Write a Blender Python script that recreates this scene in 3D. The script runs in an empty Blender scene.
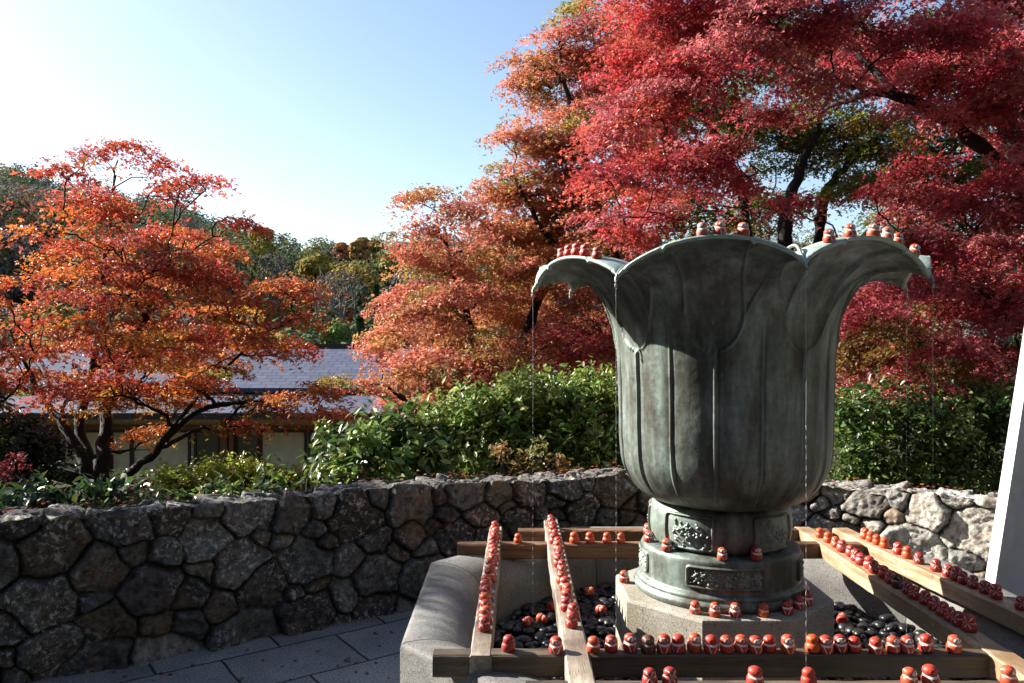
import bpy, math, random
import numpy as np
from mathutils import Vector

rng = np.random.default_rng(7)
random.seed(7)
R = math.radians
C = bpy.context.scene.collection
SC = bpy.context.scene

# ------------------------------------------------------------------ camera, sky, sun, exposure
EYE = 1.63
F = 790.0                                     # focal length in pixels of a 1024 wide frame
cam_d = bpy.data.cameras.new('camera')
cam = bpy.data.objects.new('camera', cam_d)
C.objects.link(cam)
cam.location = (0, 0, EYE)
cam.rotation_euler = (R(90), 0, 0)
cam_d.sensor_width = 36
cam_d.lens = 36 * F / 1024
cam_d.shift_y = 0.0015
cam_d.clip_start = 0.05
cam_d.clip_end = 3000
SC.camera = cam

SUN_EL = R(30)
SUN_XY = (-0.927, 0.375)                      # towards the sun
sun_vec = Vector((SUN_XY[0] * math.cos(SUN_EL), SUN_XY[1] * math.cos(SUN_EL), math.sin(SUN_EL)))
world = bpy.data.worlds.new('World')
SC.world = world
world.use_nodes = True
wn = world.node_tree.nodes
wl = world.node_tree.links
bg = wn['Background']
sky = wn.new('ShaderNodeTexSky')
sky.sky_type = 'NISHITA'
sky.sun_disc = False
sky.sun_elevation = SUN_EL
sky.sun_rotation = math.atan2(SUN_XY[0], SUN_XY[1])
sky.air_density = 1.0
sky.dust_density = 0.9
sky.ozone_density = 0.8
wl.new(sky.outputs['Color'], bg.inputs['Color'])
bg.inputs['Strength'].default_value = 0.068
sun_d = bpy.data.lights.new('sun', 'SUN')
sun_d.energy = 5.0
sun_d.angle = R(0.5)
sun_d.color = (1.0, 0.93, 0.82)
sun = bpy.data.objects.new('sun', sun_d)
C.objects.link(sun)
sun.rotation_euler = sun_vec.to_track_quat('Z', 'Y').to_euler()
SC.view_settings.view_transform = 'Standard'
SC.view_settings.look = 'None'
SC.view_settings.gamma = 1
SC.view_settings.exposure = 1.78
SC.render.engine = 'CYCLES'
SC.cycles.max_bounces = 6
SC.cycles.diffuse_bounces = 3
SC.cycles.transparent_max_bounces = 6
SC.cycles.use_denoising = True


# ------------------------------------------------------------------ helpers
def P(px, py, Y):
    """the point at depth Y seen at this place of the photograph"""
    return np.array([(px - 512) / F * Y, Y, EYE - (py - 343) / F * Y])


def mesh_obj(name, verts, faces, mat=None, parent=None, smooth=False, col=None, vals=None):
    """verts (N,3); faces: array (M,k) or list of such arrays / tuples"""
    me = bpy.data.meshes.new(name)
    verts = np.asarray(verts, dtype=np.float32)
    if isinstance(faces, np.ndarray):
        faces = [faces]
    arrs = [np.asarray(f, dtype=np.int32) for f in faces if len(f)]
    loops = np.concatenate([a.ravel() for a in arrs])
    tot = np.concatenate([np.full(len(a), a.shape[1], np.int32) for a in arrs])
    start = np.concatenate([[0], np.cumsum(tot)[:-1]]).astype(np.int32)
    me.vertices.add(len(verts))
    me.vertices.foreach_set('co', verts.ravel())
    me.loops.add(len(loops))
    me.loops.foreach_set('vertex_index', loops)
    me.polygons.add(len(tot))
    me.polygons.foreach_set('loop_start', start)
    me.polygons.foreach_set('loop_total', tot)
    me.polygons.foreach_set('use_smooth', np.full(len(tot), smooth, dtype=bool))
    me.update(calc_edges=True)
    if col is not None:
        c4 = np.ones((len(verts), 4), np.float32)
        c4[:, :3] = col
        at = me.color_attributes.new('Col', 'FLOAT_COLOR', 'POINT')
        at.data.foreach_set('color', c4.ravel())
    if vals is not None:
        for k, v in vals.items():
            at = me.attributes.new(k, 'FLOAT', 'POINT')
            at.data.foreach_set('value', np.asarray(v, np.float32))
    if mat:
        me.materials.append(mat)
    o = bpy.data.objects.new(name, me)
    C.objects.link(o)
    if parent:
        o.parent = parent
    return o


def tag(o, label=None, cat=None, group=None, kind=None):
    if label:
        o['label'] = label
    if cat:
        o['category'] = cat
    if group:
        o['group'] = group
    if kind:
        o['kind'] = kind
    return o


def empty(name, loc=(0, 0, 0), rz=0):
    o = bpy.data.objects.new(name, None)
    C.objects.link(o)
    o.empty_display_size = 0.1
    o.location = loc
    o.rotation_euler = (0, 0, rz)
    return o


class MB:
    """collects pieces of one mesh"""
    def __init__(self):
        self.v, self.f, self.n = [], [], 0

    def add(self, v, f):
        v = np.asarray(v, float)
        for a in (f if isinstance(f, list) else [f]):
            self.f.append(np.asarray(a, np.int64) + self.n)
        self.v.append(v)
        self.n += len(v)

    def box(self, x0, x1, y0, y1, z0, z1, bev=0.0):
        if bev <= 0:
            v = [(x0, y0, z0), (x1, y0, z0), (x1, y1, z0), (x0, y1, z0),
                 (x0, y0, z1), (x1, y0, z1), (x1, y1, z1), (x0, y1, z1)]
            self.add(v, np.array([(0, 3, 2, 1), (4, 5, 6, 7), (0, 1, 5, 4), (1, 2, 6, 5), (2, 3, 7, 6), (3, 0, 4, 7)]))
            return
        b = bev                                   # octagon-section box chamfered all round
        rings = []
        for z, k in ((z0, b), (z0 + b, 0), (z1 - b, 0), (z1, b)):
            c = b if k == 0 else b * 1.6
            xa, xb, ya, yb = x0 + k, x1 - k, y0 + k, y1 - k
            rings.append([(xa + c, ya, z), (xb - c, ya, z), (xb, ya + c, z), (xb, yb - c, z),
                          (xb - c, yb, z), (xa + c, yb, z), (xa, yb - c, z), (xa, ya + c, z)])
        v = np.array(rings).reshape(-1, 3)
        q = [(i * 8 + j, i * 8 + (j + 1) % 8, (i + 1) * 8 + (j + 1) % 8, (i + 1) * 8 + j) for i in range(3) for j in range(8)]
        self.add(v, [np.array(q), np.array([[7, 6, 5, 4, 3, 2, 1, 0]]), np.array([[24, 25, 26, 27, 28, 29, 30, 31]])])

    def tube(self, pts, rad, n=7, cap=True):
        v, f = tube(pts, rad, n)
        k = len(v) // n
        fl = [f]
        if cap:
            fl += [np.array([list(range(n))[::-1]]), np.array([list(range((k - 1) * n, k * n))])]
        self.add(v, fl)

    def build(self, name, mat=None, parent=None, smooth=False, **kw):
        by = {}
        for a in self.f:
            by.setdefault(a.shape[1], []).append(a)
        return mesh_obj(name, np.concatenate(self.v), [np.concatenate(x) for x in by.values()], mat, parent, smooth, **kw)


def tube(pts, rad, n=7):
    pts = np.asarray(pts, float)
    rad = np.broadcast_to(np.asarray(rad, float), (len(pts),))
    t = np.gradient(pts, axis=0)
    t /= np.linalg.norm(t, axis=1, keepdims=True) + 1e-9
    ref = np.array([0, 0, 1.0]) if abs(t[:, 2]).mean() < 0.8 else np.array([1.0, 0, 0])
    a = np.cross(t, ref)
    a /= np.linalg.norm(a, axis=1, keepdims=True) + 1e-9
    b = np.cross(t, a)
    ang = np.linspace(0, 2 * np.pi, n, endpoint=False)
    v = pts[:, None] + rad[:, None, None] * (np.cos(ang)[None, :, None] * a[:, None] + np.sin(ang)[None, :, None] * b[:, None])
    k = len(pts)
    i, j = np.meshgrid(np.arange(k - 1), np.arange(n), indexing='ij')
    f = np.stack([i * n + j, i * n + (j + 1) % n, (i + 1) * n + (j + 1) % n, (i + 1) * n + j], -1).reshape(-1, 4)
    return v.reshape(-1, 3), f


def grid_faces(nu, nv, wrap_u=False, wrap_v=False):
    """vertex index = u*nv+v"""
    u = np.arange(nu if wrap_u else nu - 1)
    v = np.arange(nv if wrap_v else nv - 1)
    i, j = np.meshgrid(u, v, indexing='ij')
    i2, j2 = (i + 1) % nu, (j + 1) % nv
    return np.stack([i * nv + j, i2 * nv + j, i2 * nv + j2, i * nv + j2], -1).reshape(-1, 4)


_perm = np.random.default_rng(3).random((64, 64, 64)).astype(np.float32)


def vnoise(p):
    p = np.asarray(p, float)
    i = np.floor(p).astype(int)
    f = p - i
    f = f * f * (3 - 2 * f)
    r = 0
    for dx in (0, 1):
        for dy in (0, 1):
            for dz in (0, 1):
                w = (f[..., 0] if dx else 1 - f[..., 0]) * (f[..., 1] if dy else 1 - f[..., 1]) * (f[..., 2] if dz else 1 - f[..., 2])
                r = r + w * _perm[(i[..., 0] + dx) & 63, (i[..., 1] + dy) & 63, (i[..., 2] + dz) & 63]
    return r - 0.5


def fbm(p, oct=4):
    r, a = 0, 1.0
    for k in range(oct):
        r = r + a * vnoise(np.asarray(p) * 2 ** k + 17.3 * k)
        a *= 0.5
    return r


def spline(pts, n):
    pts = np.asarray(pts, float)
    P0 = np.vstack([2 * pts[0] - pts[1], pts, 2 * pts[-1] - pts[-2]])
    out = []
    m = len(pts) - 1
    for q in np.linspace(0, m, n):
        i = min(int(q), m - 1)
        t = q - i
        a, b, c, d = P0[i], P0[i + 1], P0[i + 2], P0[i + 3]
        out.append(0.5 * ((2 * b) + (-a + c) * t + (2 * a - 5 * b + 4 * c - d) * t * t + (-a + 3 * b - 3 * c + d) * t ** 3))
    return np.array(out)


# ------------------------------------------------------------------ materials
def new_mat(name):
    m = bpy.data.materials.new(name)
    m.use_nodes = True
    return m, m.node_tree.nodes, m.node_tree.links, m.node_tree.nodes['Principled BSDF']


def ramp(n, stops):
    r = n.new('ShaderNodeValToRGB')
    el = r.color_ramp.elements
    while len(el) < len(stops):
        el.new(0.5)
    for e, (p, c) in zip(el, stops):
        e.position = p
        e.color = (*c, 1) if len(c) == 3 else c
    return r


def noise(n, l, scale, coord=None, detail=4, rough=0.55, stretch=None):
    t = n.new('ShaderNodeTexNoise')
    t.inputs['Scale'].default_value = scale
    t.inputs['Detail'].default_value = detail
    t.inputs['Roughness'].default_value = rough
    if coord is not None:
        if stretch:
            mp = n.new('ShaderNodeMapping')
            mp.inputs['Scale'].default_value = stretch
            l.new(coord, mp.inputs['Vector'])
            coord = mp.outputs['Vector']
        l.new(coord, t.inputs['Vector'])
    return t.outputs['Fac']


def mixc(n, l, fac, a, b, mode='MIX'):
    m = n.new('ShaderNodeMix')
    m.data_type = 'RGBA'
    m.blend_type = mode
    for sock, val in ((m.inputs[0], fac), (m.inputs[6], a), (m.inputs[7], b)):
        if hasattr(val, 'is_output'):
            l.new(val, sock)
        elif isinstance(val, (int, float)):
            sock.default_value = val
        else:
            sock.default_value = (*val, 1)
    return m.outputs[2]


def math_n(n, l, op, a, b=None, c=None, clamp=False):
    m = n.new('ShaderNodeMath')
    m.operation = op
    m.use_clamp = clamp
    for k, val in enumerate((a, b, c)):
        if val is None:
            continue
        if hasattr(val, 'is_output'):
            l.new(val, m.inputs[k])
        else:
            m.inputs[k].default_value = val
    return m.outputs[0]


def bump(n, l, bsdf, h, strength, dist=0.01):
    b = n.new('ShaderNodeBump')
    b.inputs['Strength'].default_value = strength
    b.inputs['Distance'].default_value = dist
    l.new(h, b.inputs['Height'])
    l.new(b.outputs['Normal'], bsdf.inputs['Normal'])


def coords(n, which='Object'):
    return n.new('ShaderNodeTexCoord').outputs[which]


def leaf_mat(name, rough=0.5, trans=0.4, spec=0.3):
    m, n, l, b = new_mat(name)
    at = n.new('ShaderNodeAttribute')
    at.attribute_name = 'Col'
    l.new(at.outputs['Color'], b.inputs['Base Color'])
    b.inputs['Roughness'].default_value = rough
    b.inputs['Specular IOR Level'].default_value = spec
    tr = n.new('ShaderNodeBsdfTranslucent')
    l.new(at.outputs['Color'], tr.inputs['Color'])
    mx = n.new('ShaderNodeMixShader')
    mx.inputs[0].default_value = trans
    l.new(b.outputs[0], mx.inputs[1])
    l.new(tr.outputs[0], mx.inputs[2])
    l.new(mx.outputs[0], n['Material Output'].inputs['Surface'])
    return m


def bark_mat(name, a, bcol):
    m, n, l, b = new_mat(name)
    co = coords(n)
    f = noise(n, l, 14, co, 6, 0.65, (1, 1, 0.25))
    l.new(ramp(n, [(0.35, a), (0.7, bcol)]).outputs[0], b.inputs['Base Color'])
    r = n[-1] if False else None
    rr = ramp(n, [(0.35, a), (0.7, bcol)])
    l.new(f, rr.inputs[0])
    l.new(rr.outputs[0], b.inputs['Base Color'])
    b.inputs['Roughness'].default_value = 0.9
    bump(n, l, b, f, 0.6, 0.02)
    return m


def granite_mat(name, dark, light, warm=(0.4, 0.36, 0.3), stain=0.5):
    m, n, l, b = new_mat(name)
    co = coords(n)
    sp = noise(n, l, 260, co, 2, 0.7)
    r1 = ramp(n, [(0.36, dark), (0.5, tuple((x + y) / 2 for x, y in zip(dark, light))), (0.66, light)])
    l.new(sp, r1.inputs[0])
    big = noise(n, l, 3.0, co, 6, 0.65)
    r2 = ramp(n, [(0.42, (0, 0, 0)), (0.68, (1, 1, 1))])
    l.new(big, r2.inputs[0])
    f2 = math_n(n, l, 'MULTIPLY', r2.outputs[0], stain)
    c = mixc(n, l, f2, r1.outputs[0], warm, 'MULTIPLY')
    sp2 = noise(n, l, 90, co, 3, 0.6)
    r3 = ramp(n, [(0.33, (0.25, 0.25, 0.25)), (0.42, (1, 1, 1))])
    l.new(sp2, r3.inputs[0])
    c = mixc(n, l, 0.7, c, r3.outputs[0], 'MULTIPLY')
    l.new(c, b.inputs['Base Color'])
    b.inputs['Roughness'].default_value = 0.75
    h = math_n(n, l, 'ADD', sp, math_n(n, l, 'MULTIPLY', big, 1.5))
    bump(n, l, b, h, 0.25, 0.006)
    return m


def wood_mat(name, dark, light, wet, along):
    """long grain along one local axis (0 = x, 1 = y)"""
    m, n, l, b = new_mat(name)
    co = coords(n)
    st = (2.0, 40, 40) if along == 0 else (40, 2.0, 40)
    g = noise(n, l, 1.2, co, 6, 0.7, st)
    r1 = ramp(n, [(0.32, dark), (0.62, light)])
    l.new(g, r1.inputs[0])
    big = noise(n, l, 2.2, co, 5, 0.6)
    r2 = ramp(n, [(0.42, (0, 0, 0)), (0.62, (1, 1, 1))])
    l.new(big, r2.inputs[0])
    c = mixc(n, l, math_n(n, l, 'MULTIPLY', r2.outputs[0], 0.9), r1.outputs[0], wet)
    fine = noise(n, l, 3.0, co, 3, 0.7, tuple(x * 2.5 for x in st))
    r3 = ramp(n, [(0.34, (0.45, 0.42, 0.4)), (0.46, (1, 1, 1))])
    l.new(fine, r3.inputs[0])
    c = mixc(n, l, 0.8, c, r3.outputs[0], 'MULTIPLY')
    l.new(c, b.inputs['Base Color'])
    rr = math_n(n, l, 'MULTIPLY_ADD', r2.outputs[0], -0.3, 0.7)
    l.new(rr, b.inputs['Roughness'])
    bump(n, l, b, math_n(n, l, 'ADD', g, fine), 0.35, 0.004)
    return m


def plain(name, col, rough=0.6, metal=0.0, nscale=12, amount=0.25):
    m, n, l, b = new_mat(name)
    f = noise(n, l, nscale, coords(n), 5, 0.6)
    r = ramp(n, [(0.3, tuple(x * (1 - amount) for x in col)), (0.7, tuple(min(1, x * (1 + amount)) for x in col))])
    l.new(f, r.inputs[0])
    l.new(r.outputs[0], b.inputs['Base Color'])
    b.inputs['Roughness'].default_value = rough
    b.inputs['Metallic'].default_value = metal
    bump(n, l, b, f, 0.1, 0.004)
    return m


def stone_mat():
    m, n, l, b = new_mat('field_stone')
    co = coords(n)
    at = n.new('ShaderNodeAttribute')
    at.attribute_name = 'Col'
    c = at.outputs['Color']
    f1 = noise(n, l, 22, co, 8, 0.7)
    r1 = ramp(n, [(0.34, (0.28, 0.27, 0.26)), (0.5, (0.9, 0.9, 0.9)), (0.66, (1.6, 1.55, 1.45))])
    l.new(f1, r1.inputs[0])
    c = mixc(n, l, 1.0, c, r1.outputs[0], 'MULTIPLY')
    # rusty patches
    f3 = noise(n, l, 6, co, 5, 0.6)
    r3 = ramp(n, [(0.56, (0, 0, 0)), (0.72, (1, 1, 1))])
    l.new(f3, r3.inputs[0])
    c = mixc(n, l, math_n(n, l, 'MULTIPLY', r3.outputs[0], 0.5), c, (0.26, 0.16, 0.095))
    # pale lichen
    f2 = noise(n, l, 34, co, 7, 0.75)
    r2 = ramp(n, [(0.53, (0, 0, 0)), (0.58, (1, 1, 1))])
    l.new(f2, r2.inputs[0])
    f2b = noise(n, l, 2.4, co, 3, 0.6)
    r2b = ramp(n, [(0.42, (0, 0, 0)), (0.6, (1, 1, 1))])
    l.new(f2b, r2b.inputs[0])
    fl = math_n(n, l, 'MULTIPLY', r2.outputs[0], r2b.outputs[0])
    c = mixc(n, l, math_n(n, l, 'MULTIPLY', fl, 0.85), c, (0.62, 0.61, 0.55))
    # joints darken towards the gaps between stones
    jt = n.new('ShaderNodeAttribute')
    jt.attribute_name = 'joint'
    c = mixc(n, l, jt.outputs['Fac'], c, (0.02, 0.019, 0.015))
    l.new(c, b.inputs['Base Color'])
    b.inputs['Roughness'].default_value = 0.88
    b.inputs['Specular IOR Level'].default_value = 0.25
    h = math_n(n, l, 'ADD', f1, math_n(n, l, 'MULTIPLY', noise(n, l, 110, co, 4, 0.7), 0.4))
    bump(n, l, b, h, 1.0, 0.016)
    return m


def bronze_mat():
    m, n, l, b = new_mat('bronze_patina')
    co = coords(n)
    st = noise(n, l, 5, co, 6, 0.62, (2.6, 2.6, 0.5))
    fi = noise(n, l, 40, co, 6, 0.7)
    big = noise(n, l, 2.6, co, 4, 0.6)
    s = math_n(n, l, 'ADD', math_n(n, l, 'MULTIPLY', st, 0.6), math_n(n, l, 'MULTIPLY', big, 0.4))
    s = math_n(n, l, 'ADD', s, math_n(n, l, 'MULTIPLY_ADD', fi, 0.22, -0.11))
    r = ramp(n, [(0.30, (0.034, 0.032, 0.025)), (0.44, (0.074, 0.078, 0.064)), (0.56, (0.152, 0.188, 0.168)), (0.70, (0.30, 0.40, 0.365))])
    l.new(s, r.inputs[0])
    c = r.outputs[0]
    # thin white run marks
    wr = noise(n, l, 30, co, 3, 0.5, (2.0, 2.0, 0.16))
    r4 = ramp(n, [(0.68, (0, 0, 0)), (0.76, (1, 1, 1))])
    l.new(wr, r4.inputs[0])
    wb = noise(n, l, 3.3, co, 3, 0.6)
    r5 = ramp(n, [(0.5, (0, 0, 0)), (0.62, (1, 1, 1))])
    l.new(wb, r5.inputs[0])
    c = mixc(n, l, math_n(n, l, 'MULTIPLY', math_n(n, l, 'MULTIPLY', r4.outputs[0], r5.outputs[0]), 0.45), c, (0.42, 0.46, 0.44))
    # verdigris on the rim and in worn edges
    at = n.new('ShaderNodeAttribute')
    at.attribute_name = 'verd'
    vf = math_n(n, l, 'MULTIPLY', at.outputs['Fac'], math_n(n, l, 'MULTIPLY_ADD', fi, 1.2, 0.2, True), clamp=True)
    c = mixc(n, l, vf, c, (0.36, 0.46, 0.42))
    l.new(c, b.inputs['Base Color'])
    b.inputs['Metallic'].default_value = 0.3
    l.new(math_n(n, l, 'MULTIPLY_ADD', fi, 0.3, 0.36), b.inputs['Roughness'])
    bump(n, l, b, math_n(n, l, 'ADD', fi, st), 0.22, 0.006)
    return m


def paving_mat():
    m, n, l, b = new_mat('granite_paving')
    co = coords(n)
    mp = n.new('ShaderNodeMapping')
    mp.inputs['Rotation'].default_value = (0, 0, -R(35))
    mp.inputs['Location'].default_value = (0.13, 0.21, 0)
    l.new(co, mp.inputs['Vector'])
    br = n.new('ShaderNodeTexBrick')
    br.inputs['Scale'].default_value = 1
    br.inputs['Brick Width'].default_value = 0.62
    br.inputs['Row Height'].default_value = 0.44
    br.inputs['Mortar Size'].default_value = 0.008
    br.inputs['Mortar Smooth'].default_value = 0.35
    br.inputs['Color1'].default_value = (0.2, 0.195, 0.19, 1)
    br.inputs['Color2'].default_value = (0.3, 0.295, 0.285, 1)
    br.inputs['Mortar'].default_value = (0.03, 0.032, 0.025, 1)
    wob = n.new('ShaderNodeTexNoise')
    wob.inputs['Scale'].default_value = 8
    l.new(mp.outputs[0], wob.inputs['Vector'])
    add = n.new('ShaderNodeVectorMath')
    add.operation = 'MULTIPLY_ADD'
    l.new(wob.outputs['Color'], add.inputs[0])
    add.inputs[1].default_value = (0.012, 0.012, 0)
    l.new(mp.outputs[0], add.inputs[2])
    l.new(add.outputs[0], br.inputs['Vector'])
    sp = noise(n, l, 95, co, 4, 0.8)
    r = ramp(n, [(0.36, (0.3, 0.3, 0.3)), (0.62, (1.6, 1.6, 1.6))])
    l.new(sp, r.inputs[0])
    c = mixc(n, l, 1.0, br.outputs['Color'], r.outputs[0], 'MULTIPLY')
    st = noise(n, l, 2.5, co, 5, 0.65)
    r2 = ramp(n, [(0.35, (0.6, 0.6, 0.58)), (0.6, (1, 1, 1))])
    l.new(st, r2.inputs[0])
    c = mixc(n, l, 0.8, c, r2.outputs[0], 'MULTIPLY')
    l.new(c, b.inputs['Base Color'])
    b.inputs['Roughness'].default_value = 0.7
    h = math_n(n, l, 'ADD', math_n(n, l, 'MULTIPLY', br.outputs['Fac'], -1.5), math_n(n, l, 'MULTIPLY', sp, 0.35))
    bump(n, l, b, h, 0.5, 0.008)
    return m


def soil_mat():
    m, n, l, b = new_mat('leaf_litter_soil')
    co = coords(n)
    f = noise(n, l, 9, co, 8, 0.7)
    r = ramp(n, [(0.3, (0.018, 0.018, 0.011)), (0.5, (0.035, 0.033, 0.018)), (0.65, (0.045, 0.028, 0.016)), (0.8, (0.03, 0.04, 0.016))])
    l.new(f, r.inputs[0])
    l.new(r.outputs[0], b.inputs['Base Color'])
    b.inputs['Roughness'].default_value = 0.95
    b.inputs['Specular IOR Level'].default_value = 0.1
    bump(n, l, b, f, 0.6, 0.05)
    return m


M_STONE = stone_mat()
M_BRONZE = bronze_mat()
M_PAVE = paving_mat()
M_SOIL = soil_mat()
M_GRAN = granite_mat('granite_basin_stone', (0.06, 0.059, 0.057), (0.27, 0.265, 0.257), (0.45, 0.43, 0.40), 0.75)
M_GRAN2 = granite_mat('granite_plinth_stone', (0.14, 0.13, 0.115), (0.5, 0.48, 0.42), (0.55, 0.5, 0.36), 0.7)
M_MAPLE = leaf_mat('maple_leaf', 0.45, 0.42, 0.35)
M_GLOSSY = leaf_mat('glossy_leaf', 0.38, 0.32, 0.45)
M_FAR = leaf_mat('forest_leaf', 0.8, 0.2, 0.1)
M_BARK = bark_mat('dark_bark', (0.007, 0.006, 0.005), (0.022, 0.018, 0.015))
M_BARK_G = bark_mat('pale_bark', (0.10, 0.09, 0.085), (0.24, 0.21, 0.19))
M_PEB = plain('wet_black_pebble', (0.016, 0.016, 0.018), 0.36, 0, 60, 0.4)

# ------------------------------------------------------------------ wall line and terrain
WALL_CTRL = [(-8, 0.24), (-6, 1.49), (-4, 2.745), (-2.245, 3.844), (-1.148, 4.534), (-0.684, 4.823), (0.1, 5.25), (0.75, 5.48),
             (1.5, 5.62), (2.19, 5.45), (2.886, 4.78), (3.6, 4.1), (4.6, 3.2), (6.2, 1.9), (8, 0.5)]
wall_path = spline(WALL_CTRL, 1500)
seg = np.linalg.norm(np.diff(wall_path, axis=0), axis=1)
S = np.concatenate([[0], np.cumsum(seg)])
NW = int(S[-1] / 0.0095)
wx = np.interp(np.linspace(0, S[-1], NW), S, wall_path[:, 0])
wy = np.interp(np.linspace(0, S[-1], NW), S, wall_path[:, 1])
WTHICK = 0.36


def wall_top(x):
    return EYE - np.interp(x, [-8, -2.4, -1.6, -0.68, 0, 0.45, 0.75, 1.5, 2.19, 2.886, 4, 8],
                           [0.82, 0.825, 0.862, 0.862, 0.912, 0.915, 0.89, 0.92, 0.97, 0.93, 0.93, 0.93])


def behind(x, y):
    """metres behind the front line of the wall (negative: on the plaza side)"""
    return y - np.interp(x, wx, wy)


def hill_top(q):
    return np.interp(q, [-1.2, -0.65, -0.52, -0.40, -0.33, -0.27, -0.14, 0.0, 0.3, 1.0],
                     [0.26, 0.222, 0.2, 0.163, 0.138, 0.126, 0.131, 0.14, 0.14, 0.12])


def ground_z(x, y):
    x, y = np.asarray(x, float), np.asarray(y, float)
    d = behind(np.clip(x, -7.9, 7.9), y)
    d = np.where(np.abs(x) > 7.9, y - 0.3, d)
    s = np.clip((d - 0.14) / 0.12, 0, 1)
    bank = 0.34 - np.clip(d - 0.4, 0, 100) * 0.05
    valley = np.clip((y - 9) / 14, 0, 1)
    valley = valley * valley * (3 - 2 * valley)
    bank = np.where(bank < -0.4, -0.4, bank)
    z = bank * (1 - valley) + (-3.2) * valley
    q = x / np.maximum(y, 1)
    top = hill_top(q) * 180 - 9 + EYE
    hr = np.clip((y - 60) / 120, 0, 1)
    z = z + (top + 3.2) * hr ** 0.9 * (y > 60)
    back = np.clip((y - 185) / 200, 0, 1)
    z = z - (top + 6) * back
    z = z + fbm(np.stack([x * 0.08, y * 0.08, x * 0], -1), 4) * np.clip((y - 40) / 60, 0, 1) * 4
    z = -0.03 * (1 - s) + z * s
    rise = np.clip(-y - 4.5, 0, 13) * 1.9                     # unseen steep bank added behind the viewer to block skylight
    side = np.clip(x - 8.5, 0, 11) * 1.6 * np.clip((13 - y) / 5, 0, 1)  # unseen bank added on the right, cuts skylight from that side
    left = np.clip(-x - 8.5, 0, 6) * 2.1 * np.clip((8.2 - y) / 1.5, 0, 1)  # unseen bank added on the left to keep sun off the plaza
    side = np.maximum(side, left)
    lump = 1 + 0.25 * fbm(np.stack([x * 0.3, y * 0.3, x * 0], -1), 3)
    return z + np.maximum(rise, side) * lump


gx = np.sinh(np.linspace(-6.3, 6.3, 420)) * 1.4
gy = np.concatenate([np.linspace(-380, -6, 16)[:-1], np.linspace(-6, 0, 12)[:-1], np.linspace(0, 7, 130)[:-1],
                     np.linspace(7, 40, 110)[:-1], np.linspace(40, 420, 110)])
GX, GY = np.meshgrid(gx, gy, indexing='ij')
GZ = ground_z(GX, GY)
g = mesh_obj('ground', np.stack([GX, GY, GZ], -1).reshape(-1, 3), grid_faces(len(gx), len(gy)), M_SOIL, smooth=True)
tag(g, kind='structure')

# paving inside the wall
pv, pf = [], []
xs = np.linspace(-7.9, 7.9, 120)
yw = np.interp(xs, wx, wy) + 0.1
for i, x in enumerate(xs):
    pv += [(x, -4.6, 0), (x, yw[i], 0)]
pf = [(2 * i, 2 * i + 2, 2 * i + 3, 2 * i + 1) for i in range(len(xs) - 1)]
tag(mesh_obj('pavement', np.array(pv, float), np.array(pf), M_PAVE), kind='structure')


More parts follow.
